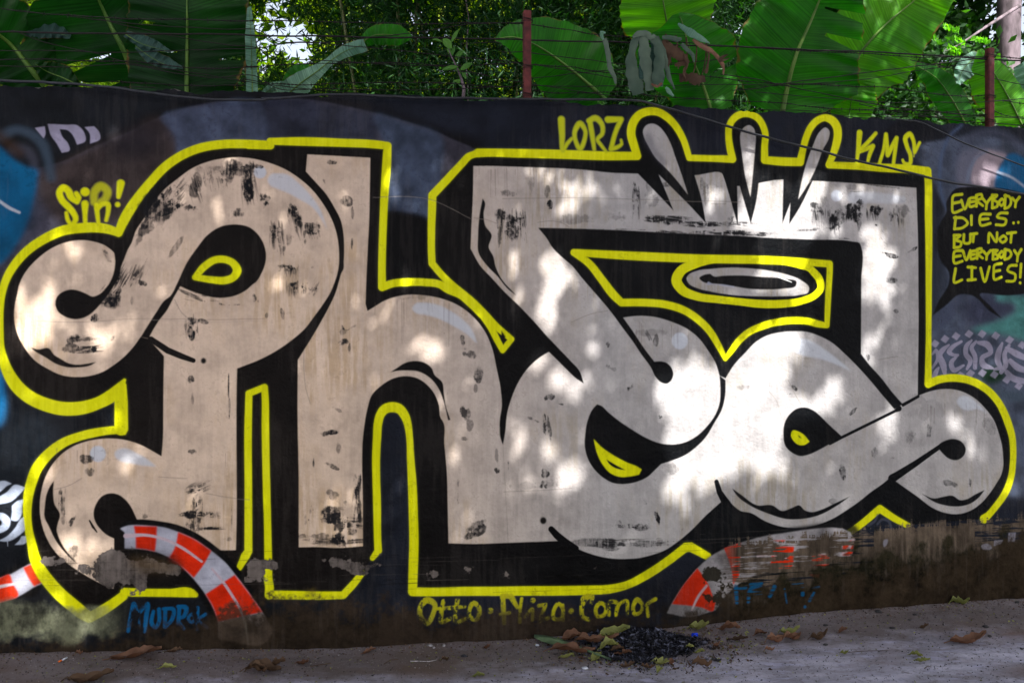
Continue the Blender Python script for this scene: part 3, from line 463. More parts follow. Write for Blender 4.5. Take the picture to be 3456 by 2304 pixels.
# dry-brush streaks: tile x0 x1 y0 y1, count, length, angle
def streaks(t, x0, x1, y0, y1, n, ln, ang=90, op=.8, wd=9):
    r_ = random.Random(int(x0+y0))
    for i in range(n):
        x, y = r_.uniform(x0, x1), r_.uniform(y0, y1); l_ = ln*r_.uniform(.3, 1.2); a = R(ang+r_.uniform(-7, 7)); w_ = wd*r_.uniform(.3, 1.6)
        put(stroke(f"{t} {x},{y},{w_*.3} {x+l_*.3*math.cos(a)},{y+l_*.3*math.sin(a)},{w_} {x+l_*math.cos(a)},{y+l_*math.sin(a)},{w_*.2}", 1.3), (20, 20, 24), op*r_.uniform(.4, 1), wear=STW)
STW = np.clip((NF*.7+NV*.7-.38)*3, 0, 1)
for q in (("A",1780,1980,440,520,34,150,80),("A",2120,2260,430,600,40,160,78),("A",1660,1760,520,640,22,120,72),("B",60,160,560,640,34,150,84),("A",1320,1560,620,820,70,170,-52),("A",1440,1560,740,820,40,90,-30),("B",280,400,900,1050,46,160,86),("B",410,540,1280,1330,30,80,90),("B",430,540,1430,1500,34,90,88),("B",570,650,1440,1500,26,100,92),
          ("B",640,700,1480,1540,12,90,-60),("B",430,520,760,860,26,110,70),("B",500,560,840,960,20,110,75),("B",620,720,920,1000,30,80,75),("E",1000,1080,80,200,40,150,-62),("E",880,1000,220,360,36,120,-48),("E",1120,1230,60,200,26,150,-64),("E",600,760,620,660,24,120,-8),("E",620,820,700,760,40,130,-5),("E",1620,1740,420,520,26,110,86),("E",1600,2100,210,300,30,90,12,.7),
          ("C",210,460,1050,1150,60,230,88,.7),("C",1480,1800,1120,1170,70,170,8),("C",1800,2352,1170,1210,60,160,4),("C",1500,2352,1255,1285,90,80,3),("C",1400,1460,860,1000,26,180,90,.6),("D",0,500,1130,1165,70,90,4),("D",880,1060,880,1020,40,120,86,.7),("D",1060,1130,960,1080,34,110,84),("D",1180,1330,880,980,60,90,84),("D",1370,1480,900,960,30,80,86),("D",1560,1700,930,1020,40,110,88,.6),
          ("J",1030,1090,500,880,60,130,90),("J",760,900,800,920,60,70,10,.7),("J",870,1080,900,1000,60,80,6),("J",560,1090,1090,1125,70,120,2,.6),("J",850,940,1030,1110,30,80,70),("I",1640,1780,620,700,36,110,-18),("I",1680,1790,720,860,40,110,90),("I",1560,1850,850,890,50,130,3),("I",1600,1800,920,990,40,90,88,.6),("I",1760,1920,990,1010,22,110,-3),("I",520,580,640,840,30,130,90,.6),("K",980,1660,1090,1160,110,140,2,.5),("K",1250,1500,960,990,40,80,8,.7)):
    streaks(*q)
# thin drips and cracks
rd = random.Random(3)
for i in range(60):
    t, x, y, L_ = rd.choice([('C', rd.uniform(30, 560), rd.uniform(690, 720), rd.uniform(40, 260)), ('F', rd.uniform(1200, 2000), rd.uniform(280, 330), rd.uniform(60, 400)), ('G', rd.uniform(1380, 1900), rd.uniform(480, 560), rd.uniform(60, 260)), ('X', rd.uniform(1500, 2100), rd.uniform(1050, 1150), rd.uniform(60, 260)), ('I', rd.uniform(480, 1000), rd.uniform(260, 330), rd.uniform(40, 200))])
    put(stroke(f"{t} {x},{y},6 {x+rd.uniform(-4,4)},{y+L_},3", 1), (84, 70, 62), rd.uniform(.2, .6))
for q in ("C 250,970 700,970 1100,980 1700,995 2352,1010", "C 560,1180 700,1170 780,1190 840,1225", "E 330,480 700,490 1300,465 1800,480 2352,470", "C 0,1140 90,1150 200,1190", "I 480,655 600,625 720,560", "I 1820,690 2000,725 2200,750", "K 260,678 500,672 860,655",
          "D 0,885 130,890", "H 510,1100 570,1170 620,1330", "H 680,1000 740,1120 790,1210", "F 590,740 590,900 610,1080 645,1200", "I 1400,545 1650,560", "G 860,490 1000,430 1180,390", "H 1480,820 1650,790", "B 1200,695 1400,690 1700,720 2060,885", "E 1540,290 1600,400 1680,480 1700,620"):
    for o_, c_, w_ in ((0, (60, 52, 48), 5), (4, (150, 140, 130), 4)):
        p, c = pts(q); p[:, 2] = w_*K; p[:, 1] += o_*K
        pj = smooth((p, c), False, 20); pj[:, 1] += np.cumsum(rng.normal(0, .5, len(pj)))*.6
        put(stroke((pj, [True]*len(pj)), .8), c_, .45)
# --- hand lettering in yellow and blue
def word(strokes, lb, c=YEL, op=1, soft=1.6, wear=None):
    for q in strokes:
        cl = q.endswith('@'); q = q.rstrip('@')
        put(stroke(q, soft, closed=cl), c, op, lb, .5, wear=wear, cap=.3)
word(["A 672,665,40 692,700,46 680,740,40! 630,700,58 600,640,60 560,612,56 525,650,54 545,720,56 600,780,56 650,840,50 668,890,44 645,935,36", "A 585,835,28 600,900,34 622,938,30", "A 750,650,76", "A 750,755,60 750,850,40 752,925,34", "A 850,770,44 860,860,36 868,935,30", "A 860,800,36 900,760,40 950,758,44 955,810,38 937,900,30", "A 1065,575,66 1055,640,50 1045,695,34", "A 1038,762,44"], 14, soft=2.4)
word(["A 830,740,60 835,650,64 890,600,72 945,640,66 930,710,60 870,745,50"], 14, op=.62, soft=4)
word(["C 770,275,62 776,400,52 786,550,34 815,495,34 862,442,26", "C 935,310,50 888,380,40 892,450,36 935,532,42 975,450,36 980,370,36@", "C 1022,295,44 1040,400,44 1060,540,30", "C 1010,285,40 1070,262,52 1128,320,42 1130,400,36 1088,450,32 1120,500,30 1166,560,24", "C 1180,275,56! 1298,272,44! 1250,380,40 1207,535,40! 1270,515,34 1302,490,26 1296,455,20"], 15, (180, 186, 20), soft=3)
word(["V 902,1175,52 892,1300,42 876,1440,26", "V 1045,1180,32 965,1270,36 892,1340,32 1020,1292,40! 990,1370,34 972,1440,26", "V 1075,1450,30 1112,1330,30 1135,1190,36! 1150,1370,42! 1228,1222,38! 1200,1450,30", "V 1432,1262,26 1388,1345,34! 1372,1230,36 1345,1185,42 1308,1215,44 1318,1290,38 1352,1380,36 1342,1450,34 1298,1445,30 1282,1415,22", "V 1385,1330,10 1380,1385,6"], 16, (196, 200, 10), soft=2.4)
FONT = dict(E=["1,0 .1,.1 0,.5 .1,1 1,.85", ".05,.5 .8,.42"], V=["0,.1 .45,1 1,0"], R=["0,1 .05,.1", "0,.1 .7,0 .8,.3 .1,.5 .9,.95"], Y=["0,.1 .45,.5", "1,0 .5,.5 .4,1"], B=[".05,.1 0,1", "0,.1 .8,.1 .2,.45 .9,.6 .8,.9 0,1"],
            O=[".5,.05 0,.5 .45,1 1,.5 .6,0 .4,.08"], D=[".1,0 0,1", "0,.05 .7,.1 1,.5 .6,.9 0,1"], I=[".5,0 .5,1"], J=["0,0 1,.05", ".5,0 .5,1", "0,1 1,.95"], S=["1,0 .3,.05 .1,.3 .9,.6 .8,.95 0,1"], U=["0,0 .1,.9 .8,.9 1,0"], T=["0,.1 1,0", ".5,.05 .4,1"],
            N=["0,1 .1,.05 .9,.95 1,0"], L=[".1,0 0,1 1,.8"])
FONT['!'] = [".6,0 .3,.7", ".25,1 .25,1.01"]; FONT['.'] = [".5,.9 .5,.92"]
for ch, x0, y0, x1, y1 in (('E',1720,410,1805,570),('V',1800,455,1865,540),('E',1868,440,1928,518),('R',1932,410,1995,515),('Y',1990,440,2060,540),('B',2072,405,2125,530),('O',2130,450,2178,510),('D',2182,418,2238,535),('Y',2250,435,2312,522),
    ('D',1738,612,1855,715),('I',1878,600,1898,678),('E',1960,585,2055,680),('S',2105,575,2205,678),('.',2250,600,2270,670),('.',2292,595,2312,665),
    ('B',1735,760,1805,880),('U',1822,765,1880,848),('T',1880,755,1938,828),('N',2038,748,2115,832),('O',2135,775,2198,835),('T',2205,745,2280,832),
    ('E',1730,905,1808,1015),('V',1815,905,1878,988),('E',1880,908,1928,980),('R',1938,888,1992,975),('Y',1995,905,2058,982),('B',2078,895,2128,982),('O',2132,912,2175,968),('D',2182,895,2240,982),('Y',2268,895,2328,1000),
    ('L',1742,1065,1805,1188),('J',1858,1050,1925,1165),('V',1970,1048,2048,1178),('E',2085,1020,2152,1160),('S',2198,1035,2285,1175),('!',2312,1025,2335,1190)):
    for q in FONT[ch]:
        ss = "W " + " ".join(f"{x0+float(a.split(',')[0])*(x1-x0):.0f},{y0+float(a.split(',')[1])*(y1-y0):.0f},{24 if i else 27}" for i, a in enumerate(q.split()))
        put(stroke(ss, 1.4), (178, 182, 12), 1, 17, cap=.3)
wear1 = np.clip((NF*.6+NS*.6-.30)*3.5, 0.1, 1)*np.clip(1.15-np.clip((PYF-2075)/70, 0, 1)*.9, 0, 1)
word(["N 1675,835,56 1618,900,44 1618,980,44 1678,1040,46 1728,960,40 1742,870,44@", "N 1820,845,34 1802,950,38 1802,1028,38 1875,1000,38", "N 1745,912,24 1880,905,34 2008,892,28", "N 1945,835,38 1927,950,38 1932,1028,38 2020,1000,32", "N 2090,862,42 2050,920,34 2060,990,38 2108,1010,38 2140,940,38 2120,880,38@", "N 2235,930,52",
      "O 252,800,44 258,900,42 266,1040,34", "O 252,802,44! 320,800,52 352,850,42 382,900,30", "O 232,962,28 310,950,34", "O 420,822,28 406,920,28 404,1030,32", "O 520,838,46", "O 450,985,28 512,915,30 514,1010,28", "O 572,885,32! 630,876,34! 578,1020,32! 652,995,34", "O 745,868,34 702,930,34 706,1000,34 762,1000,34 786,920,30@", "O 782,880,28 786,1012,28", "O 855,932,48",
      "O 1036,860,28 1040,800,40 985,812,60 950,900,40 962,985,36 1012,1008,36", "O 1110,862,38 1072,920,34 1090,980,34 1150,962,34 1162,892,34@", "O 1190,970,28 1202,850,34 1248,852,34 1252,970,28", "O 1252,965,28 1292,862,28 1340,842,32 1350,960,28", "O 1440,832,44 1404,890,34 1420,960,34 1470,940,30 1482,872,30@", "O 1535,978,28 1530,872,34 1600,826,34"], 18, (170, 165, 12), .92, 2, wear1)
BL = (4, 74, 118)
word(["M 1130,1110,30 1150,1000,36 1180,872,44! 1212,962,42! 1225,1085,30", "M 1212,962,36! 1300,872,42 1290,980,40 1275,1112,32", "M 1352,935,30 1342,1050,36 1372,1078,34 1398,1040,34 1402,915,34", "M 1458,912,34 1454,1072,34", "M 1440,912,28 1530,918,36 1520,1000,36 1460,1072,32", "M 1582,902,34 1572,1042,34", "M 1572,892,34 1640,902,42 1622,978,36 1575,1000,28 1622,1090,28", "M 1690,958,28 1660,1000,26 1690,1032,28 1722,992,26@", "M 1745,902,30 1738,1092,28", "M 1812,960,30 1748,1010,28 1828,1076,28"], 19, BL, .95, 1.4, np.clip(NS*3-.2, 0, 1))
word(["Q 30,700,30 -60,740,30 -80,850,26", "Q -60,700,26 40,690,20", "Q -50,770,30 30,780,30", "Q 150,720,34 110,800,30", "Q 240,740,10 260,860,10", "Q 400,700,20 400,790,30", "Q 310,700,12 400,690,14", "Q 470,740,12 545,720,12", "Q 500,770,18 460,840,26", "Q 420,895,26"], 19, (0, 76, 118), .8, 2, np.clip(NH*4-.9, 0, 1))
# --- striped hose of the lower left letter
put(stroke("M 1100,180,70 1213,165,80 1400,185,90 1550,215,90 1700,280,90 1850,380,90 2000,510,90 2110,640,84 2230,820,80 2330,990,60 2400,1130,30", 2), (12, 12, 12), 1, 6)
put(poly("M 1100,385! 1250,388 1370,410 1490,460 1600,540 1700,640 1810,780 1880,900 1925,1030 1925,1165! 1870,1110 1850,960 1780,840 1690,700 1600,600 1480,520 1300,450 1110,420!", 3), (12, 12, 12), 1, 6)
hose = "M 1060,205! 1110,185 1300,180 1450,197 1570,236 1700,293 1860,400 2000,520 2080,620 2200,780 2310,940 2400,1130! 1930,1165! 1925,1030 1880,900 1810,780 1700,640 1600,540 1490,460 1370,410 1250,388 1100,380! 1100,240!"
put(poly(hose, 1.4), (150, 150, 162), 1, 8, var=.3)
for q in ("1180,181! 1385,187! 1380,300 1368,408! 1280,390 1197,380! 1195,280", "1570,236! 1700,293 1865,402! 1800,520 1710,640! 1600,540 1495,462! 1545,360", "2070,612! 2200,780 2315,942! 2120,985 1925,1030! 1880,900 1812,782!"):
    put(poly("M "+q, 1.6), (188, 34, 4), 1, 8, var=.25)
put(poly("M 1925,1030! 2315,942! 2400,1130 2352,1200 1930,1180!", 2), (112, 100, 92), 1, 8, var=.6)
for q in ("1110,270,40 1300,265,24 1450,300,24 1600,372,24 1780,497,18", "1870,560,18 1970,680,22 2050,800,22 2110,900,20 2150,1000,14"): put(stroke("M "+q, 1.6), (172, 152, 160), .95, 8)
put(stroke("M 2150,1000,18 2175,1100,22 2190,1220,10", 3), (170, 165, 150), .8, wear=np.clip(NV*4-1.5, 0, 1))
put(poly("M 1490,440 1600,500 1620,560 1540,540 1490,480", 5), (120, 22, 6), .8)
put(poly("M 1110,390 1300,400 1500,480 1600,560 1500,600 1200,560 1100,480", 12), (17, 15, 13), .95)
# striped hose, right piece, mostly rubbed off
put(poly("O 1640,1000! 1760,800 1900,600 2100,440 2352,340 Q 400,180 900,220 880,420 400,600 0,700 O 2352,900 1900,1020", 4), (24, 24, 25), .9, 6)
put(poly("O 1700,950! 1740,870 1850,700 1970,555 2120,430 2230,375 2352,330 Q 200,250 850,300 830,440 500,520 200,560 O 2352,680 2220,800 2130,925! 1900,985", 1.5), (128, 124, 126), 1, 8, var=.5)
for q in ("O 1745,870! 1850,700 1970,555! 2040,650 2130,860! 2110,930 2000,900", "O 2205,380! 2352,330! Q -150,470 -160,620! O 2285,700! 2270,560", "Q 135,360! 325,365! 300,550 110,575!", "Q 130,310! 250,308! 230,325!", "Q 480,440! 640,435! 630,520 480,525!", "Q 755,335! 855,300! 820,440 750,440!", "Q 450,610! 550,605! 540,640!"):
    put(poly(q, 1.5), (184, 38, 10), 1, 8, var=.3)
for q in ("O 2050,710,22 1980,800,22 1920,925,16", "O 2352,500,18 2280,530,14", "Q 0,450,16 130,440,12 250,465,22", "Q 370,525,10 620,512,12", "Q 850,305,30 790,400,26 740,435,18"): put(stroke(q, 2), (160, 145, 148), .9, 8)
# --- the rubbed foot of the wall: peeled coats, moss, splashed soil
CON = (80, 73, 69)
def conc(sl): return (lin(CON)*(1+.9*(NM[sl]-.5)+.5*(NB[sl]-.5)+.5*(NF[sl]-.5)+.5*(NV[sl]-.5))[..., None]).astype(np.float32)
PEEL = ("I 690,1330 820,1290 840,1250 900,1215 1008,1195 1080,1212 1110,1262 1200,1282 1330,1262 1400,1292 1500,1305 1600,1340 1600,1385 1400,1390 1310,1412 1290,1500 1280,1550 1180,1500 1130,1478 1010,1480 1000,1530 850,1465 720,1390",
        "J 820,1260 900,1264 1000,1290 1160,1280 1240,1300 1300,1322 1190,1350 1150,1410 1000,1385 900,1340 820,1330", "J 110,1300 230,1290 340,1300 370,1352 240,1365 200,1430 120,1440", "J 1700,1375 1790,1390 1745,1430", "I 2210,1300 2340,1290 2330,1400 2240,1440", "J 740,1270 790,1275 770,1300", "K 280,1385 310,1395 290,1420", "I 380,1280 460,1275 430,1300", "I 520,1270 570,1270 560,1310", "K 1040,1340 1090,1335 1060,1365", "J 2030,1360 2070,1370 2050,1390")
for q in PEEL: k = poly(q, 1.2, jag=2.5); put(k, conc, 1, 20, .9, h=-1.2)
put(poly("I 1130,1270 1330,1262 1500,1305 1590,1350 1400,1380 1200,1360", 10), (92, 72, 44), .5)
put(ell("N 655,770,80,90", soft=6), (96, 80, 30), .7, wear=np.clip(NS*3-.9, 0, 1))
# long scrape lines
for i in range(70):
    y = rd.uniform(1845, 2000); x = rd.uniform(-50, 2500); L_ = rd.uniform(60, 500); g = -.012-.00003*max(0, x-1000)
    if x > 1700: y -= (x-1700)*.1
    p = np.array([[x+j*L_/8, y+j*L_/8*g+rd.uniform(-1, 1), rd.uniform(.6, 2.2)] for j in range(9)])
    put(stroke((p, [True]*9), .7), (14, 13, 12) if rd.random() < .6 else CON, rd.uniform(.3, .9), wear=np.clip(NH*4-1.4, 0, 1))
# right-hand peeled band and moss below it: top line through the picture's points
tx = np.array([-600, 1900, 2300, 2500, 2760, 2900, 3100, 3300, 3456, 3800, 4200.]); ty = np.array([2400, 2010, 1905, 1822, 1800, 1786, 1770, 1755, 1742, 1715, 1690.])
top = np.interp(PXX, tx, ty)[None]; d = PYF-top
w = np.clip((PXX-2420)/70, 0, 1)[None]
edge = d + (NV-.5)*40+(NH-.5)*26
band = np.clip(edge/3, 0, 1)*w
keep = np.clip((NH*.9+NM*.5-np.interp(PXX, [2400, 2700, 2950], [.68, .76, .82])[None])*9, 0, 1)*np.clip((np.where(PXX[None] > 2950, np.where(PXX[None] > 3290, 90, 8), 175)-d)/20, 0, 1)   # strips where paint is left
put(full, lambda sl: (lin((84, 73, 62))*(1+.7*(NM-.5)+.4*(NV-.5))[..., None]).astype(np.float32), 1, wear=(band*(1-keep)).astype(np.float32), rough=.9)
lab[(band*(1-keep) > .6)] = 21; hgt -= .5*band*(1-keep)
mo = np.clip((d-np.interp(PXX, [2300, 2700, 2900], [200, 110, 62])[None]+(NM-.5)*110+(NS-.5)*50)/55, 0, 1)*w
put(full, lambda sl: (lin((33, 32, 20))*(1+1.3*(NM-.5)+.9*(NF-.5))[..., None]).astype(np.float32), 1, wear=(mo*.93).astype(np.float32), rough=.95)
for q in ("Q 2215,245! 2280,240! 2270,320! 2210,325!", "Q 2090,310! 2170,305! 2150,340! 2085,360!", "Q 1975,360 2050,345 2070,375 1980,380", "Q 1118,305 1150,300 1140,350 1120,370"): put(poly(q, 1.2), (120, 118, 128), .8)
put(stroke("L 980,970,30 1040,930,22 1060,880,18", 2), (70, 72, 84), .7); put(stroke("L 1060,960,20 1100,920,24 1160,935,26 1180,990,24", 2), (70, 72, 84), .7)
for q in ("O 1980,600 2060,560 2160,560 2260,600 2240,640 2120,650 2050,680", "O 2000,800 2100,770 2190,810 2180,870 2060,870"): put(poly(q, 5, jag=5), (40, 36, 24), .95)
# soil splash along the whole foot
base = np.interp(PXX, [-700, 0, 900, 1600, 2100, 2500, 3456, 4200], [2235, 2213, 2199, 2178, 2140, 2098, 2022, 1960])[None]
up = base-PYF
hgt_s = np.interp(PXX, [-300, 300, 420, 900, 1500, 1700, 2300, 2600, 3456], [60, 70, 110, 190, 140, 140, 90, 120, 220])[None]
so = np.clip((hgt_s-up+(NM-.5)*90+(NF-.5)*50)/60, 0, 1)
for x0_, x1_, k_ in ((1390, 2250, .35), (400, 740, .35)):
    f_ = np.clip(np.minimum(PXX-x0_, x1_-PXX)/60, 0, 1)[None]*np.clip((up-95)/30, 0, 1); so = so*(1-f_*(1-k_))
put(full, lambda sl: (lin((50, 40, 30))*(1+.6*(NM-.5)+.5*(NF-.5))[..., None]).astype(np.float32), 1, wear=(so*.88).astype(np.float32), rough=.95)
lab[(so > .85) & (lab != 18) & (lab != 19)] = 22
gr = np.clip((70-np.abs(up-115)+(NM-.5)*50)/30, 0, 1)*np.clip((440-PXX)/120, 0, 1)[None]*np.clip((PXX+100)/100, 0, 1)[None]
put(full, lambda sl: (lin((96, 98, 78))*(1+.8*(NS-.5)+.4*(NF-.5))[..., None]).astype(np.float32), 1, wear=(gr*.8).astype(np.float32), rough=.9)
# soot behind the burnt heap
put(ell("O 1620,880,700,500", soft=60), (20, 17, 15), .75, wear=np.clip(NM*2, 0, 1))
# faint dust and pits everywhere
pit = np.clip((NF*.8+NM*.5-1.0)*5, 0, 1); col *= (1-.16*pit[..., None]); hgt -= .5*pit
dust = np.clip((NV*.7+NB*.6-.72)*4, 0, 1)*.05; col = col*(1-dust[..., None])+lin((120, 112, 105)).astype(np.float32)*dust[..., None]

_l = col.mean(-1, keepdims=True); col *= np.clip(.50+_l*6, 0, 1)            # dark coats are deeper than they photograph

word(["Q 30,700,34 -60,740,34 -80,850,28", "Q -60,700,28 40,690,24", "Q -50,770,32 30,780,34", "Q 150,720,38 110,800,34", "Q 240,740,14 260,860,12", "Q 400,700,24 400,790,34", "Q 310,700,14 400,690,16", "Q 470,740,14 545,720,14", "Q 500,770,20 460,840,28", "Q 420,895,26", "Q -190,720,40 -180,860,30", "Q -190,740,26 -100,730,22"], 19, (0, 70, 108), .85, 2.2, np.clip(NH*4-.9, 0, 1))
# ------------------------------------------------------------------ wall material: the painted colour plus plaster relief
def make_image(name, a, data=False):
    im = bpy.data.images.new(name, TW, TH, float_buffer=False, is_data=data)
    b4 = np.ones((TH, TW, 4), np.float32); b4[..., :a.shape[2]] = a
    im.pixels.foreach_set(b4.ravel()); im.update(); return im
def to_srgb(c): c = np.clip(c, 0, 1); return np.where(c < .0031308, c*12.92, 1.055*c**(1/2.4)-.055)
img_c = make_image('wall_paint', to_srgb(col)); img_p = make_image('wall_relief', np.stack([rgh, np.clip(.5+hgt*.4, 0, 1), 0*rgh], -1), True)
wm, nt, N, L, b = material('painted_plaster')
ti = N.new('ShaderNodeTexImage'); ti.image = img_c; ti.extension = 'EXTEND'; ti.interpolation = 'Cubic'
tp = N.new('ShaderNodeTexImage'); tp.image = img_p; tp.extension = 'EXTEND'
sp = N.new('ShaderNodeSeparateColor'); L.new(tp.outputs[0], sp.inputs[0])
L.new(ti.outputs[0], b.inputs['Base Color']); L.new(sp.outputs[0], b.inputs['Roughness'])
tc = N.new('ShaderNodeTexCoord')
def nz(scale, det, st=(1,1,1)):
    mp = N.new('ShaderNodeMapping'); mp.inputs['Scale'].default_value = st; L.new(tc.outputs['Object'], mp.inputs[0])
    n = N.new('ShaderNodeTexNoise'); n.inputs['Scale'].default_value = scale; n.inputs['Detail'].default_value = det; L.new(mp.outputs[0], n.inputs['Vector']); return n
n1, n2 = nz(70, 4), nz(4.5, 3)
b1 = N.new('ShaderNodeBump'); b1.inputs['Strength'].default_value = .5; b1.inputs['Distance'].default_value = .006; L.new(n1.outputs[0], b1.inputs['Height'])
b2 = N.new('ShaderNodeBump'); b2.inputs['Strength'].default_value = .6; b2.inputs['Distance'].default_value = .03; L.new(n2.outputs[0], b2.inputs['Height']); L.new(b1.outputs[0], b2.inputs['Normal'])
b3 = N.new('ShaderNodeBump'); b3.inputs['Strength'].default_value = .8; b3.inputs['Distance'].default_value = .004; L.new(sp.outputs[1], b3.inputs['Height']); L.new(b2.outputs[0], b3.inputs['Normal'])
L.new(b3.outputs[0], b.inputs['Normal']); b.inputs['Specular IOR Level'].default_value = .06
m_conc = simple_mat('bare_cement', lin((44,42,44)), lin((92,86,84)), 30, .9, .6, .004)
# ------------------------------------------------------------------ wall geometry
TOPX = np.array([-2500, -300, 0, 400, 850, 1250, 1600, 1900, 2200, 2500, 2760, 3000, 3200, 3456, 3900, 6000.])
TOPY = np.array([200, 278, 287, 298, 311, 321, 332, 345, 357, 371, 385, 402, 414, 432, 462, 620.])
_s, _z = wall_hit(TOPX, TOPY)
_tr = np.random.default_rng(5); _tj = _tr.normal(0, .0022, 1800); _tx = np.linspace(-8, 10, 1800)
for _c in (-2.2, -1.72, -1.5, -.93, -.2, .35, .8, 1.32, 1.9, 2.35, 2.8, -3.4, 3.6):      # chipped arris
    _tj -= _tr.uniform(.006, .014)*np.clip(1-np.abs((_tx-_c)/_tr.uniform(.02, .09))**2, 0, 1)
def TJ(s): return np.interp(s, _tx, _tj)
def ztop(s):
    s = np.asarray(s, float); z = np.interp(s, _s[1:-1], _z[1:-1])
    return z + .004*np.sin(s*9.1)+.003*np.sin(s*23+1) + .002*np.sin(s*61) + TJ(s)
BX = np.array([-300, 0, 450, 900, 1300, 1700, 2100, 2500, 2900, 3456, 3900.]); BY = np.array([2232, 2215, 2204, 2196, 2186, 2170, 2138, 2098, 2064, 2021, 1988.])
_sb, _zb = wall_hit(BX, BY)
def zbase(s): return np.interp(s, _sb, _zb)
WS0, WS1, THK = -7.5, 9.5, .16
root = thing('graffiti_wall', 'long plastered garden wall covered in big silver and black letters with yellow outline', 'wall', tuple(wall_pt(0, 0)))
NAMES = {0:('wall_face',None),1:('painted_letter','silver painted letter, warm light painted in, with a big ring and two hooked ends, leftmost'),2:('painted_letter','silver painted letter, warm light painted in, shaped like an arch with a tall left bar'),3:('painted_letter','silver painted letter with a long diagonal bar and round ball'),
 4:('painted_letter','silver painted letter with a tall right bar and curled tail'),5:('painted_outline','bright yellow sprayed outline'),6:('painted_shadow','black painted shadow around the letters'),7:('speech_bubble','black painted speech bubble at the right edge'),
 8:('striped_hose','orange and pale striped painted hose'),9:('painted_drop','small silver painted drops in the three black spikes'),10:('painted_eye','flat silver ring inside a yellow oval'),11:('painted_highlight','pale painted shine marks'),
 12:('painted_script','pale brush lettering at the left edge'),13:('painted_script','grey calligraphy with small diamonds at the right edge'),14:('painted_word','yellow word SiR!'),15:('painted_word','yellow word LORZ'),16:('painted_word','yellow letters KMS'),
 17:('painted_text','yellow text in the speech bubble'),18:('painted_text','worn yellow names Otto, Eliza and Connor'),19:('painted_word','blue words low on the wall'),20:('bare_patch','bare cement where the paint has peeled'),21:('bare_band','worn mossy band of cement'),22:('soil_stain','brown soil splash along the foot')}
CELL = .005; ZT = 2.545; ns = int((S1-S0)/CELL); nz_ = int((ZT+.12)/CELL); CZ = (ZT+.12)/nz_
ci = np.clip(((np.arange(ns)+.5)*CELL*PM).astype(int), 0, TW-1); cj = np.clip(((np.arange(nz_)+.5)*CZ*PM).astype(int), 0, TH-1)
LM = lab[cj][:, ci]
rects = {k: [] for k in NAMES}
for j in range(nz_):
    r = LM[j]; cut = np.flatnonzero(np.diff(r))+1; st = np.concatenate([[0], cut]); en = np.concatenate([cut, [ns]])
    for a, e in zip(st, en): rects[int(r[a])].append((S0+a*CELL, S0+e*CELL, -.12+j*CZ, -.12+(j+1)*CZ))
def uvof(s, z): return np.stack([(s-S0)/(S1-S0), (z-Z0)/(Z1-Z0)], -1)
for k, (nm, lb) in NAMES.items():
    r = np.array(rects[k])
    if not len(r): continue
    S = np.stack([r[:, 0], r[:, 1], r[:, 1], r[:, 0]], 1).ravel(); Z = np.stack([r[:, 2], r[:, 2], r[:, 3], r[:, 3]], 1).ravel()
    v = wall_pt(S, Z); f = np.arange(len(S)).reshape(-1, 4)
    if k == 0:      # the face also has the uneven top edge and the stretches past the picture
        sx = np.arange(S0, S1+.001, .01); v2 = np.concatenate([wall_pt(sx, ZT), wall_pt(sx, ztop(sx))]); uv2 = np.concatenate([uvof(sx, ZT+0*sx), uvof(sx, ztop(sx))]); n = len(sx)
        f2 = np.stack([np.arange(n-1), np.arange(1, n), np.arange(1, n)+n, np.arange(n-1)+n], 1)
        vs3, uv3, f3 = [v, v2], [uvof(S, Z), uv2], [f, f2+len(v)]; o = len(v)+len(v2)
        for a, e in ((WS0, S0), (S1, WS1)):
            sx = np.linspace(a, e, 60); vv = np.concatenate([wall_pt(sx, -.12), wall_pt(sx, ztop(sx))]); n = 60
            vs3.append(vv); uv3.append(np.concatenate([uvof(sx, -.12+0*sx), uvof(sx, ztop(sx))])); f3.append(np.stack([np.arange(n-1), np.arange(1, n), np.arange(1, n)+n, np.arange(n-1)+n], 1)+o); o += len(vv)
        v, uv, f = np.concatenate(vs3), np.concatenate(uv3), np.concatenate(f3)
    else: uv = uvof(S, Z)
    o = mesh(nm, v, f, wm, root, uv=uv)
    if lb: o['label'] = lb
sx = np.linspace(WS0, WS1, 500)                                          # the masonry behind the paint: top, back, ends
prof = [(ztop(sx)*0-.2, -.004), (ztop(sx)-.006, -.004), (ztop(sx), -.012), (ztop(sx)+.002, -THK/2), (ztop(sx)-.004, -THK), (ztop(sx)*0-.2, -THK)]
v = np.concatenate([wall_pt(sx, z + (.002*np.sin(sx*40+i) if 0 < i < 5 else 0), off) for i, (z, off) in enumerate(prof)])
f = grid_faces(len(prof), len(sx)); fl = [tuple(q) for q in f] + [tuple(i*500 for i in range(6)), tuple(i*500+499 for i in range(6))]
mesh('wall_core', v, fl, m_conc, root)
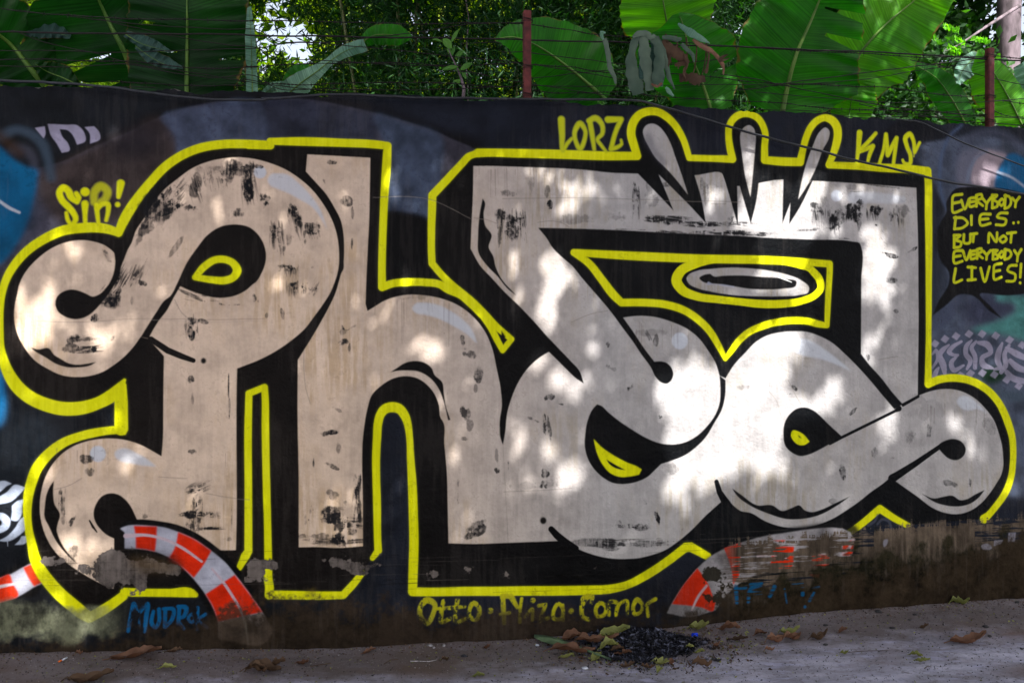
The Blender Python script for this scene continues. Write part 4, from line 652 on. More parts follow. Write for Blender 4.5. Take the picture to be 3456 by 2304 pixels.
# ------------------------------------------------------------------ ground
def axis(lo, hi, fine_lo, fine_hi, step):
    a = np.arange(fine_lo, fine_hi+1e-6, step)
    l = fine_lo - np.geomspace(.05, fine_lo-lo, 22)[::-1]; h = fine_hi + np.geomspace(.05, hi-fine_hi, 22)
    return np.concatenate([l, a, h])
gx, gy = axis(-160, 160, -3.4, 4.2, .03), axis(-120, 180, 2.8, 5.4, .02)
GX, GY = np.meshgrid(gx, gy, indexing='ij')
def gnoise(X, Y):
    return (.004*np.sin(X*3.1+Y*1.7+1)+.003*np.sin(X*7.3-Y*5.1)+.0015*np.sin(X*23+Y*31)+.0012*np.sin(X*41-Y*19+2))
def ground_z(X, Y):
    X = np.asarray(X, float); Y = np.asarray(Y, float)
    d = np.clip((WY + WM*X - Y)/WN, 0, None); s = (X + WM*(Y-WY))/WN
    near = np.clip(1-(np.abs(X)-6)/20, 0, 1)
    return (zbase(s)*np.exp(-(d/1.1)**2) + gnoise(X, Y))*near + .012*np.exp(-(d/.05)**2)*near
GZm = ground_z(GX, GY)
mg, nt, N, L, b = material('worn_cement_road')
ge = N.new('ShaderNodeNewGeometry'); spx = N.new('ShaderNodeSeparateXYZ'); L.new(ge.outputs['Position'], spx.inputs[0])
def gn(scale, det=6, st=(1,1,1), rough=.6):
    mp = N.new('ShaderNodeMapping'); mp.inputs['Scale'].default_value = st; L.new(ge.outputs['Position'], mp.inputs[0])
    n = N.new('ShaderNodeTexNoise'); n.inputs['Scale'].default_value = scale; n.inputs['Detail'].default_value = det; n.inputs['Roughness'].default_value = rough; L.new(mp.outputs[0], n.inputs['Vector']); return n.outputs[0]
def ramp(src, stops):
    r = N.new('ShaderNodeValToRGB'); e = r.color_ramp.elements
    for i, (p, c) in enumerate(stops):
        q = e[i] if i < 2 else e.new(p); q.position = p; q.color = (*c, 1)
    L.new(src, r.inputs[0]); return r.outputs[0]
def mixc(f, a, c, t='MIX'):
    m = N.new('ShaderNodeMixRGB'); m.blend_type = t
    for i, q in enumerate((f, a, c)):
        if isinstance(q, (int, float)): m.inputs[i].default_value = q
        elif isinstance(q, tuple): m.inputs[i].default_value = (*q, 1)
        else: L.new(q, m.inputs[i])
    return m.outputs[0]
def mth(op, a, c=0., d=0.):
    m = N.new('ShaderNodeMath'); m.operation = op; m.use_clamp = op == 'MULTIPLY_ADD'
    for i, q in enumerate((a, c, d)):
        if isinstance(q, (int, float)): m.inputs[i].default_value = q
        else: L.new(q, m.inputs[i])
    return m.outputs[0]
c0 = ramp(gn(2.2, 8, (1, 2.2, 1), .68), [(.34, lin((96,93,103))), (.5, lin((130,128,142))), (.64, lin((162,160,178)))])
c0 = mixc(ramp(gn(38, 5), [(.55, (0,0,0)), (.75, (1,1,1))]), c0, tuple(lin((64,54,52))))
c0 = mixc(mth('MULTIPLY_ADD', gn(7, 8, (1, 3, 1), .7), 6., -3.2), c0, tuple(lin((150,150,178))))
c0 = mixc(mth('MULTIPLY_ADD', gn(1.1, 6, (1, 1.6, 1), .6), 6., -3.1), c0, tuple(lin((92,74,70))))
c0 = mixc(mth('MULTIPLY', ramp(gn(300, 2), [(.5, (0,0,0)), (.8, (1,1,1))]), .5), c0, tuple(lin((150,146,160))))
# distance from the wall foot: soil and dust gather there
dist = mth('SUBTRACT', mth('ADD', mth('MULTIPLY', spx.outputs[0], WM), WY), spx.outputs[1])
dirt = mth('MULTIPLY_ADD', mth('ADD', dist, mth('MULTIPLY', gn(6, 6), -.55)), -5., 1.0)
c1 = mixc(mth('MULTIPLY', dirt, .8), c0, tuple(lin((74,62,56))))
soil = mth('GREATER_THAN', spx.outputs[1], mth('ADD', mth('MULTIPLY', spx.outputs[0], WM), WY+.08))
c2 = mixc(soil, c1, ramp(gn(5, 6), [(.3, (.02,.018,.01)), (.7, (.05,.05,.02))]))
sp_ = ramp(gn(160, 2), [(.66, (0,0,0)), (.72, (1,1,1))])
c3 = mixc(mth('MULTIPLY', sp_, .6), c2, tuple(lin((30,26,26))))
L.new(c3, b.inputs['Base Color']); b.inputs['Roughness'].default_value = .82; b.inputs['Specular IOR Level'].default_value = .35
bp = N.new('ShaderNodeBump'); bp.inputs['Strength'].default_value = .7; bp.inputs['Distance'].default_value = .006
L.new(mth('ADD', gn(60, 5), mth('MULTIPLY', gn(9, 6), 1.5)), bp.inputs['Height']); L.new(bp.outputs[0], b.inputs['Normal'])
g = mesh('ground', np.stack([GX, GY, GZm], -1).reshape(-1, 3), grid_faces(len(gx), len(gy)), mg, loc=(0,0,0), smoothf=True); g['kind'] = 'structure'
# ------------------------------------------------------------------ leaves and such
def ribbon(p, w, depth, ripple=.006, curl=.25, nu=4, off3=None):
    """strip following picture points p (x,y) at depths, width w px -> verts, faces, uv"""
    n = len(p); depth = np.broadcast_to(depth, (n,)); t = np.gradient(p, axis=0); t /= np.linalg.norm(t, axis=1)[:, None]+1e-9
    nr = np.stack([-t[:, 1], t[:, 0]], 1); u = np.linspace(-1, 1, 2*nu+1); V_, UV_ = [], []
    for i in range(n):
        wl, wr = w[i] if np.ndim(w[i]) else (w[i], w[i])
        for k in u:
            ww = wl if k < 0 else wr; q = p[i]+nr[i]*k*ww
            dd = depth[i] + curl*(k*k)*ww/FP*depth[i]*1.2 + ripple*math.sin(i*.9+k*2)*abs(k)
            V_.append(px(q[0], q[1], dd)); UV_.append((k*ww/FP*depth[i], i/(n-1)))
    return np.array(V_), grid_faces(n, 2*nu+1), np.array(UV_)
G1, G2 = (.010, .085, .006), (.045, .23, .014)
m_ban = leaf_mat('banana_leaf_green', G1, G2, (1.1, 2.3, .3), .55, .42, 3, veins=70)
m_banl = leaf_mat('banana_leaf_light', (.04,.20,.016), (.13,.38,.02), (1.8, 2.1, .2), .62, .45, 3, veins=70)  # brighter leaf copy, sun glow put into the colour
m_bank = leaf_mat('banana_leaf_dark', (.004,.026,.005), (.014,.075,.010), (.6, 1.3, .35), .4, .4, 3, veins=70)  # darker leaf copy for the left plant, its shade put into the colour
m_pale = leaf_mat('banana_leaf_pale', (.10,.22,.16), (.22,.38,.28), (.7, 1.2, .6), .35, .5, 3, veins=70)
m_pal2 = leaf_mat('banana_leaf_tatter', (.02,.055,.045), (.06,.12,.10), (.7, 1.2, .6), .3, .5, 3, veins=70)
m_rib = simple_mat('leaf_midrib', (.04,.11,.012), (.11,.20,.03), 8, .5, .1)
m_stem = simple_mat('banana_stem', (.05,.07,.025), (.12,.11,.05), 6, .6, .4, .01, stretch=(4,4,.6))
def banana_leaf(parent, rib, wl, wr, mat, tears=(), d0=5., d1=4.8, ribw=14, fold=.35, ripple=.012, label=None):
    """rib: picture path base -> tip; wl, wr: half widths (px) given at even stations; tears: (side, t, depth)"""
    p, c = pts(rib); p = smooth((p, c), False, 40)[:, :2]
    seg = np.r_[0, np.cumsum(np.linalg.norm(np.diff(p, axis=0), axis=1))]; n = 80; tt = np.linspace(0, 1, n)
    p = np.stack([np.interp(tt*seg[-1], seg, p[:, k]) for k in (0, 1)], 1)
    W = [np.interp(tt, np.linspace(0, 1, len(q)), q) for q in (wl, wr)]
    W = [w*(1+.012*np.sin(tt*47+k)+.01*np.sin(tt*91+2*k)) for k, w in enumerate(W)]
    dep = d0+(d1-d0)*tt**1.5; nu = 6; u = np.linspace(-1, 1, 2*nu+1)
    t = np.gradient(p, axis=0); t /= np.linalg.norm(t, axis=1)[:, None]; nr = np.stack([-t[:, 1], t[:, 0]], 1)
    V_ = np.zeros((n, 2*nu+1, 3)); UV_ = np.zeros((n, 2*nu+1, 2)); r1 = rng.uniform(0, 6, 4)
    for i in range(n):
        for j, k in enumerate(u):
            w = W[0][i] if k < 0 else W[1][i]
            sh = 0.0
            for (sd, ts, dpt, wd) in tears:                          # a tear: rows beyond it slide along the rib, opening a wedge
                if sd*k > 1-dpt:
                    e = (sd*k-(1-dpt))/dpt; g = math.exp(-abs(tt[i]-ts)/.05)
                    sh += (1 if tt[i] > ts else -1)*g*e*wd
            q = p[i]+nr[i]*k*w*(1-.0)+t[i]*(abs(k)*w*.10+sh)
            dd = dep[i] + (fold*abs(k)**1.3*w/FP*dep[i]) + ripple*math.sin(tt[i]*38+r1[0]+k)*abs(k) + .02*math.sin(tt[i]*9+r1[1])
            V_[i, j] = px(q[0], q[1], dd); UV_[i, j] = (k*w/FP*dep[i]*5, tt[i])
    F = grid_faces(n, 2*nu+1); drop = np.zeros(len(F), bool); fi = np.arange(len(F)); row, cl = fi//(2*nu), fi % (2*nu)
    for (sd, ts, dpt, wd) in tears:
        kk = (u[cl]+u[cl+1])/2; r0 = int(ts*(n-1)); drop |= (row == r0) & (sd*kk > 1-dpt)
    o = mesh('banana_leaf', V_.reshape(-1, 3), F[~drop], mat, parent, uv=UV_.reshape(-1, 2), smoothf=True, colors=np.zeros(V_.shape[0]*V_.shape[1]))
    if label: o['label'] = label
    ea = o.data.attributes.new('edge', 'FLOAT', 'POINT'); ev = np.maximum(np.abs(u)[None, :]**5, (tt**14)[:, None])*np.ones((n, 1)); ea.data.foreach_set('value', ev.astype(np.float32).ravel())
    rp = V_[::4, nu]-np.array([0, .006, 0]); v, f = tube(rp, np.interp(np.linspace(0, 1, len(rp)), [0, 1], [ribw/FP*dep[0]*.5, ribw/FP*dep[0]*.12]), 6)
    mesh('midrib', v, f, m_rib, o, smoothf=True); return o
def banana_plant(label, x, Yd, top_px):
    X = (x-1728)/FP*Yd; t = thing('banana_plant', label, 'banana plant', (X, Yd, 0), 'banana plants growing behind the wall')
    tp = px(x, top_px, Yd); path = np.linspace([X-.05, Yd+.1, -.02], tp, 9); path[:, 0] += .03*np.sin(np.linspace(0, 3, 9))
    v, f = tube(path, np.linspace(.13, .05, 9), 12); mesh('stem', v, f, m_stem, t, smoothf=True); return t
bp1 = banana_plant('banana plant with dark overlapping leaves above the left end of the wall', 470, 4.9, 420)
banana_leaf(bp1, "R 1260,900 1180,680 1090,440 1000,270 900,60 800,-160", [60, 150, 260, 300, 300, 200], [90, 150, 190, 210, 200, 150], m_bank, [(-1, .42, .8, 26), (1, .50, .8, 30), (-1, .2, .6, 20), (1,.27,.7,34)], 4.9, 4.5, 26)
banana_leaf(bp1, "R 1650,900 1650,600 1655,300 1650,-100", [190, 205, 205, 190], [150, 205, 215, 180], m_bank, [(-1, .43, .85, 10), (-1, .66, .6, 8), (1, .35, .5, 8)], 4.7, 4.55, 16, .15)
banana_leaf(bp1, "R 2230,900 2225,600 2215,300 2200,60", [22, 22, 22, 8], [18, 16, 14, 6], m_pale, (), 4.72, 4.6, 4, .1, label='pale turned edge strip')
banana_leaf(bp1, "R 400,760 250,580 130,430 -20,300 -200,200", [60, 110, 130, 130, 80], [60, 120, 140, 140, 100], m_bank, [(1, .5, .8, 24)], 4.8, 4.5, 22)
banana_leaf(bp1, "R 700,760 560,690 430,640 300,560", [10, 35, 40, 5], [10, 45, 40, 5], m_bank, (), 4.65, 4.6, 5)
banana_leaf(bp1, "R 1100,300 1230,380 1380,430 1510,460", [14, 34, 26, 4], [10, 12, 8, 3], m_pal2, (), 4.6, 4.5, 3, label='folded grey-green tatter')
banana_leaf(bp1, "R 1200,410 1320,500 1450,570 1610,600", [8, 26, 30, 4], [8, 22, 14, 3], m_pal2, (), 4.58, 4.5, 3, label='folded grey-green tatter')
banana_leaf(bp1, "R 150,270 300,290 480,290 620,330", [10, 30, 40, 8], [10, 20, 20, 6], m_pal2, (), 4.75, 4.7, 4)
bp2 = banana_plant('small young banana plant with one bent leaf between the dark leaves and the bamboo', 960, 5.0, 380)
banana_leaf(bp2, "S 380,900 560,740 700,640 800,560 930,470 1130,390", [40, 44, 30, 16, 24, 22], [46, 46, 26, 14, 22, 26], m_pale, (), 5.0, 4.9, 6, .2)
banana_leaf(bp2, "S 1120,370 1200,320 1340,310 1470,320 1540,330", [20, 34, 40, 34, 6], [20, 34, 36, 34, 6], m_ban, (), 4.9, 4.85, 4, .2, label='rounded drooping leaf tip')
banana_leaf(bp2, "S 400,830 480,720 560,640 640,590", [20, 30, 34, 12], [12, 20, 24, 8], m_ban, (), 5.05, 5.0, 4)
banana_leaf(bp2, "S 230,840 330,770 420,730", [14, 20, 6], [12, 14, 6], m_pale, (), 5.05, 5.0, 3)
bp3 = banana_plant('banana plant just right of the nearer rusty post, with one tall light green leaf', 2050, 5.3, 480)
banana_leaf(bp3, "U 1160,880 980,720 820,590 640,460 500,380 340,330 180,350", [70, 120, 125, 105, 80, 55, 4], [60, 130, 150, 130, 105, 60, 4], m_ban, (), 5.4, 5.0, 12, .3)
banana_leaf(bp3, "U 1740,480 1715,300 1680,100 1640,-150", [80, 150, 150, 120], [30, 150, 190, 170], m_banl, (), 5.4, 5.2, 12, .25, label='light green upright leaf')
banana_leaf(bp3, "U 2100,1010 2020,760 1940,560 1880,380 1840,220 1800,120", [60, 120, 160, 200, 150, 20], [70, 120, 150, 160, 110, 10], m_ban, [(1, .35, .6, 10)], 5.25, 5.0, 12, .3)
bp4 = banana_plant('banana plant with the two broadest bright leaves above the painted spikes', 2640, 5.2, 430)
banana_leaf(bp4, "V 215,1010 270,740 350,460 470,190 570,-60 640,-240", [110, 185, 200, 190, 160, 120], [120, 240, 220, 190, 160, 110], m_ban, [(1, .60, .75, 20), (1, .76, .8, 14)], 5.2, 4.9, 18, .3, .014)
banana_leaf(bp4, "V 760,780 850,560 960,400 1150,200 1390,0 1560,-180", [60, 130, 150, 150, 120, 80], [120, 180, 175, 150, 120, 90], m_banl, (), 5.5, 5.3, 12, .3, label='leaf painted as sunlit, leaning right behind the broad one')
banana_leaf(bp4, "V 800,1060 830,880 880,700", [60, 80, 70], [70, 90, 60], m_banl, (), 5.6, 5.5, 4, .2)
bp5 = banana_plant('banana plant with pale hanging leaves at the farther rusty post', 3330, 6.0, 520)
banana_leaf(bp5, "V 1830,1090 1700,860 1560,680 1430,600 1340,560", [40, 55, 60, 34, 6], [40, 52, 50, 30, 6], m_ban, (), 6.0, 5.8, 6, .3)
banana_leaf(bp5, "V 2330,1100 2230,900 2130,720 2040,580 1960,440", [60, 90, 110, 80, 8], [50, 60, 55, 40, 8], m_banl, (), 6.0, 5.8, 7, .3)
banana_leaf(bp5, "V 2010,560 1930,520 1860,560 1800,640 1770,740", [6, 34, 44, 36, 8], [6, 26, 30, 24, 6], m_pale, (), 5.9, 5.8, 4, .3, label='pale drooping leaf tip')
banana_leaf(bp5, "V 2500,900 2420,700 2330,560", [50, 70, 30], [50, 70, 30], m_pale, (), 6.2, 6.0, 4, .3)
# ------------------------------------------------------------------ foliage made of many small leaves
def leaves(cent, size, aspect, droop=.5, fold=.25, face=None):
    """cent (n,3), size (n,) -> verts (4 per leaf), faces"""
    n = len(cent); az = rng.uniform(0, 2*math.pi, n); el = rng.normal(-droop, .45, n)
    d = np.stack([np.cos(az)*np.cos(el), np.sin(az)*np.cos(el), np.sin(el)], 1)
    r = rng.normal(0, 1, (n, 3)); r[:, 2] *= .5; sd = np.cross(d, r); sd /= np.linalg.norm(sd, axis=1)[:, None]+1e-9; nn = np.cross(d, sd)
    L_ = size[:, None]; w = L_*aspect
    v = np.stack([cent-d*L_*.5, cent+sd*w*.5+nn*w*fold-d*L_*.05, cent+d*L_*.5, cent-sd*w*.5+nn*w*fold-d*L_*.05], 1).reshape(-1, 3)
    a = np.arange(n)*4; f = np.concatenate([np.stack([a, a+1, a+2], 1), np.stack([a, a+2, a+3], 1)])
    return v, f
def clumped(n, box, rad, per=26, zs=.6):
    """leaf positions in sprays round random twig ends"""
    k = max(1, n//per); c = np.stack([rng.uniform(*box[i], k) for i in range(3)], 1)
    p = np.repeat(c, per, 0); q = rng.normal(0, 1, p.shape)*rad; q[:, 2] *= zs; return p+q
def pxof(p): return 1728+FP*p[:, 0]/p[:, 1], YH-FP*(p[:, 2]-EYE)/p[:, 1]
HOLES = [(985,120,84,66,.93),(930,30,52,42,.85),(1010,190,60,38,.9),(885,110,40,66,.65),(905,200,40,40,.6),(1400,95,45,60,.45),(1430,50,50,40,.4),(1560,40,40,40,.35),(1470,130,40,50,.35),(3370,25,26,40,.9),(3450,60,26,70,.95),(3445,170,24,40,.9),(3350,110,18,40,.8),(2660,10,60,20,.7),(2840,70,50,30,.8),(1780,20,40,30,.4),(2350,60,60,50,.35),(3080,260,30,14,.7),(1960,30,60,30,.35),(880,230,40,40,.5),(850,60,30,60,.5),(30,30,60,30,.4),(330,200,50,60,.5),(380,180,50,60,.5),(170,170,30,60,.35),(3064,325,24,14,.7)]
def gapped(p):
    x, y = pxof(p); keep = np.ones(len(p), bool)
    for hx, hy, rx, ry, st in HOLES:
        r = np.hypot((x-hx)/rx, (y-hy)/ry) + rng.normal(0, .18, len(p)); keep &= ~((r < 1) & (rng.random(len(p)) < st))
    return p[keep]
m_bam = leaf_mat('bamboo_leaf', (.008,.034,.012), (.038,.11,.028), (1.5, 2.2, .15), .5, .5, 1.2)  # darkened leaf colour carries the shade of the near clumps
m_bam2 = leaf_mat('far_leaf', (.09,.19,.012), (.36,.46,.03), (1.7, 1.8, .12), .6, .5, 1.0)  # bright leaf copy with sunlight put into the colour
m_brd = leaf_mat('broad_leaf', (.012,.045,.012), (.05,.13,.03), (1.3, 1.9, .2), .5, .45, 1.0)
m_culm = simple_mat('bamboo_culm', (.05,.06,.02), (.14,.15,.05), 5, .5, .2)
m_bark = simple_mat('tree_bark', lin((62,54,56)), lin((118,104,110)), 14, .85, .8, .01, stretch=(1,1,.4))
def tree(name, label, cat, x0, x1, Y, z0, z1, n, size, mat, trunkmat, trunks, aspect=.13, droop=.6, rad=.16, group=None, dense=None):
    cx = (x0+x1)/2; t = thing(name, label, cat, (cx, Y, 0), group)
    p = clumped(n, ((x0, x1), (Y-.9, Y+.9), (z0, z1)), rad)
    ex = np.clip(((p[:, 0]-cx)/((x1-x0)/2+.3))**2 + ((p[:, 2]-(z0+z1)/2)/((z1-z0)/2+.4))**4, 0, 2); p = p[ex < 1.15]
    if dense: q = clumped(int(n*dense), ((x0, x1), (Y-.9, Y+.9), (2.6, 5.4)), rad*.8); p = np.concatenate([p, q])
    p = gapped(p); vis = (p[:, 2] > 2.2) & (p[:, 2] < 6)
    sz = rng.uniform(.75, 1.3, len(p))*np.where(vis, size, size*1.7)
    v, f = leaves(p, sz, aspect, droop); tint = np.repeat(rng.normal(0, .22, len(p)) + .12*np.sin(p[:, 0]*2.1+p[:, 2]*1.3), 4)
    if trunks > 1:                                                   # unseen arching top, added to shade the clump below it
        q = clumped(9000, ((x0, x1), (Y-2.4, Y+.4), (5.2, 8.6)), .3, 18); v2, f2 = leaves(q, rng.uniform(.16, .26, len(q)), .3, .6); v, f = join([(v, f), (v2, f2)]); tint = np.r_[tint, np.repeat(rng.normal(0, .2, len(q)), 4)]
    mesh('foliage', v, f, mat, t, colors=tint)
    for i in range(trunks):
        bx = cx + rng.uniform(-.35, .35)*(x1-x0)*(1 if trunks > 1 else 0); lean = rng.normal(0, .35, 2)
        hh = np.linspace(0, 1, 12)[:, None]; path = np.array([bx, Y+rng.uniform(-.3, .3), -.02]) + hh*np.array([lean[0], lean[1], z1*.93]) + hh**2*np.array([lean[0], 0, 0])
        r = .022 if trunks > 1 else .09; v, f = tube(path, np.linspace(r, r*.35, 12), 8); mesh('culm' if trunks > 1 else 'trunk', v, f, trunkmat, t, smoothf=True)
    return t
# bamboo thicket straight behind the wall
BG = 'bamboo clumps behind the wall'
tree('bamboo', 'dark bamboo clump behind the small bent banana leaf', 'bamboo', -3.4, -1.0, 8.4, 1.6, 8.2, 22000, .11, m_bam, m_culm, 7, group=BG, dense=.9)
tree('bamboo', 'dense drooping bamboo clump behind the young twig on the wall', 'bamboo', -1.3, .5, 7.6, 1.6, 8.4, 24000, .105, m_bam, m_culm, 8, group=BG, dense=1.1)
tree('bamboo', 'bamboo clump behind the nearer rusty post', 'bamboo', .2, 2.2, 7.9, 1.6, 8.0, 22000, .11, m_bam, m_culm, 7, group=BG, dense=.9)
tree('bamboo', 'thin bamboo clump showing through the gaps of the dark leaves at the left', 'bamboo', -6.6, -3.2, 8.8, 1.6, 7.6, 20000, .12, m_bam2, m_culm, 9, group=BG, dense=.5)
FG = 'leafy trees far behind the wall'
tree('far_tree', 'yellow-green tree with painted-in sun glow behind the bamboo at the left', 'tree', -8.5, -2.6, 12.5, 1.2, 8.5, 20000, .15, m_bam2, m_bark, 1, .5, .3, .3, FG, .8)
tree('far_tree', 'yellow-green tree with painted-in sun glow seen through the middle bamboo', 'tree', -2.8, 2.2, 13.2, 1.2, 9, 20000, .15, m_bam2, m_bark, 1, .5, .3, .3, FG, .8)
tree('far_tree', 'dark leafy tree behind the tall light banana leaf', 'tree', 1.6, 5.4, 12.0, 1.2, 8.6, 18000, .15, m_brd, m_bark, 1, .5, .3, .3, FG, .7)
tree('shrub', 'dull green bush low behind the broad bright leaves', 'bush', 2.6, 4.4, 8.0, 1.0, 4.05, 12000, .09, m_brd, m_bark, 1, .5, .3, .14, None, .0)
tree('broadleaf_tree', 'dark broadleaf tree left of the grey trunk', 'tree', 3.6, 6.1, 9.0, 2.2, 8.2, 17000, .11, m_brd, m_bark, 1, .55, .3, .2, None, .5)
# tall grey trunk at the right
X0 = (3402-1728)/FP*7.6; t = thing('tall_tree', 'tall tree with a smooth purplish-grey trunk at the top right corner', 'tree', (X0, 7.6, 0))
pp = np.array([[X0+.02, 7.6, -.05], [X0, 7.6, 2], [X0-.01, 7.6, 3.5], [X0+.02, 7.6, 5], [X0-.04, 7.6, 7], [X0+.05, 7.6, 9.5]]); v, f = tube(smooth((np.c_[pp[:, 0], pp[:, 2], 0*pp[:, 0]], [False]*6), False, 12)[:, [0, 2, 1]]*1.0, .1, 14)
v[:, 1] += 7.6; mesh('trunk', v, f, m_bark, t, smoothf=True)
p = clumped(9000, ((X0-1.8, X0+2.2), (6.6, 9), (5.4, 9.5)), .25); v, f = leaves(p, rng.uniform(.12, .22, len(p)), .5, .3); mesh('crown', v, f, m_brd, t, colors=np.repeat(rng.normal(0, .2, len(p)), 4))
for a in range(4):
    q = np.array([[X0, 7.6, 4.9+a*.7], [X0+(-1)**a*.6, 7.6+.2*a, 5.7+a*.6], [X0+(-1)**a*1.5, 7.6+.4*a, 6.6+a*.5]]); v, f = tube(q, [.05, .035, .012], 7); mesh('branch', v, f, m_bark, t, smoothf=True)
# bright compound-leaf sprays beside the trunk
t = thing('acacia_branch', 'bright yellow-green feathery branch left of the grey trunk', 'branch', tuple(px(3320, 150, 6.8)))
v, f = tube([px(3440, 20, 7.3), px(3330, 90, 6.9), px(3240, 150, 6.8), px(3190, 175, 6.8)], [.018, .012, .008, .004], 6); mesh('twig', v, f, m_bark, t)
for (sx_, sy_, ex_, ey_) in ((3185,88,3240,105), (3280,130,3345,142), (3140,118,3170,140), (3200,160,3245,178), (3225,130,3260,150)):
    k = int(abs(ex_-sx_)/4); c = []
    for i in range(k):
        for sd in (-1, 1): c.append(px(sx_+(ex_-sx_)*i/k, sy_+(ey_-sy_)*i/k+sd*5, 6.8+rng.uniform(-.04, .04)))
    v, f = leaves(np.array(c), rng.uniform(.035, .055, len(c)), .4, .9); mesh('leaflet_spray', v, f, m_banl, t, colors=np.full(len(v), .4))['kind'] = 'stuff'
# ------------------------------------------------------------------ the unseen roadside tree, its crown gaps shaped to throw the dappled shade
DAP = """E 190,230,50,60|E 330,420,130,110|E 240,620,110,110|E 650,510,120,55|E 880,610,80,65|E 1130,640,65,70|E 440,150,40,40|A 670,650,40,60|A 480,880,35,70|A 1980,730,30,25
M 170,690,110,80|M 520,850,50,60|I 690,1150,110,80|I 470,520,70,50|I 1120,340,70,30|I 110,720,90,90|I 60,950,70,90|M 300,1130,50,80|M 480,1130,30,50|M 760,1180,45,70|I 330,1240,50,60|E 30,1320,30,60|I 330,450,35,60|E 230,1130,50,40
B 1390,560,55,90|F 1650,710,95,60|F 1730,800,40,40|F 1280,430,45,70|J 1940,330,45,35|J 1930,420,55,35|F 1230,1000,30,50
C 640,740,110,45|C 830,980,65,140|C 1020,880,60,60|C 1250,880,70,30|C 390,1460,50,60|C 700,1490,100,90|C 2140,920,60,80|C 2090,1070,35,60
G 740,90,140,120|G 410,160,50,70|G 640,290,75,100|G 690,440,75,100|G 800,1060,130,110|G 560,840,55,60|G 1060,720,50,50|G 400,1480,55,80|G 1880,1100,250,230|G 1700,1080,90,60|G 2050,950,90,120|G 1970,1350,150,150
K 370,280,65,90|K 620,370,90,40|K 850,470,130,50|K 850,620,90,50|K 450,610,110,50|K 2020,300,320,320|K 1750,690,110,80|K 2250,150,200,300
D 480,870,170,250|D 330,1060,180,80|D 720,950,180,240|D 850,800,80,110|D 900,1120,230,60|D 325,450,45,130|D 870,650,60,90|D 1100,565,180,14|D 1120,790,150,50|D 1450,1150,75,130|D 1550,1330,85,80|D 620,1310,240,90|D 1250,790,90,60
H 110,1250,200,280|H 400,900,260,230|H 600,720,230,120|H 300,1400,280,150|H 720,1250,190,130|H 1100,1150,70,45|H 1180,1000,60,50|H 1470,100,110,150|H 1590,220,60,90|H 1590,470,28,60|H 1390,640,45,60|H 1390,790,45,50|H 600,120,240,80|H 900,240,110,90|H 700,480,230,35|H 1500,1300,55,55
L 110,450,170,120|L 60,200,150,230|L 900,520,75,25|L 1130,170,50,80|L 1750,90,130,50|W 1980,260,60,60|V 2100,1480,60,50|W 1180,380,90,40"""
ds, dz, dr, dh = [], [], [], []
for e in DAP.replace('\n', '|').split('|'):
    T_, q = e.split(); x, y, w, h = map(float, q.split(',')); o = TILE[T_]
    s, z = wall_hit(o[0]+x*K, o[1]+y*K); k = (WY+WM*s/WN)/FP*K; ds.append(s); dz.append(z); dr.append(w*k); dh.append(h*k)
ds, dz, dr, dh = map(np.array, (ds, dz, dr, dh))
nl = 105000
s = rng.uniform(-4.6, 5.2, nl); z = rng.uniform(-6.2, 2.74, nl)
ex = rng.random(nl) < .34; s = np.where(ex, rng.uniform(-4.6, 4.6, nl), s); z = np.where(ex, rng.uniform(2.5, 5.0, nl), z)  # extra crown leaves added to keep the sun off the banana leaves
zl = np.maximum(rng.uniform(5.0, 6.0, nl), z+1.2)
LF = rng.uniform(.07, .13, nl)*np.where(z > 0, 1, 1.5)
keep = ~((z > 2.74) & (rng.random(nl) < np.clip(.10+.24*s, .02, .85)))
for a, b_, r_, h_ in zip(ds, dz, dr, dh):
    keep &= np.hypot((s-a)/(r_*1.22+.026), (z-b_)/(h_*1.22+.026)) > 1.0+rng.normal(0, .05, nl)
s, z, zl, LF = s[keep], z[keep], zl[keep], LF[keep]
P = wall_pt(s, z); P = P + ((zl-z)/SUN[2])[:, None]*SUN[None]
t = thing('shade_tree', 'big leafy roadside tree spreading over the road, standing out of the picture', 'tree', (4.6, -3.4, 0))
v, f = leaves(P, LF*1.5, .62, .15); mesh('crown', v, f, m_brd, t, colors=np.repeat(rng.normal(0, .2, len(P)), 4))
tr = np.array([[4.6,-3.4,-.05],[4.55,-3.35,1.5],[4.4,-3.2,3.2],[4.1,-2.9,5],[3.8,-2.6,6.6]]); v, f = tube(tr, [.3,.24,.21,.18,.13], 14); mesh('trunk', v, f, m_bark, t, smoothf=True)
for ax, ay in ((6.4, .2), (-1, -3.4), (4, -4.4), (7.4, -3), (1.0, -4.2)):
    q = np.array([[4.1,-2.9,5], [(4.1+ax)/2, (-2.9+ay)/2, 6.5], [ax, ay, 7.5]]); v, f = tube(q, [.12, .07, .02], 8); mesh('branch', v, f, m_bark, t, smoothf=True)
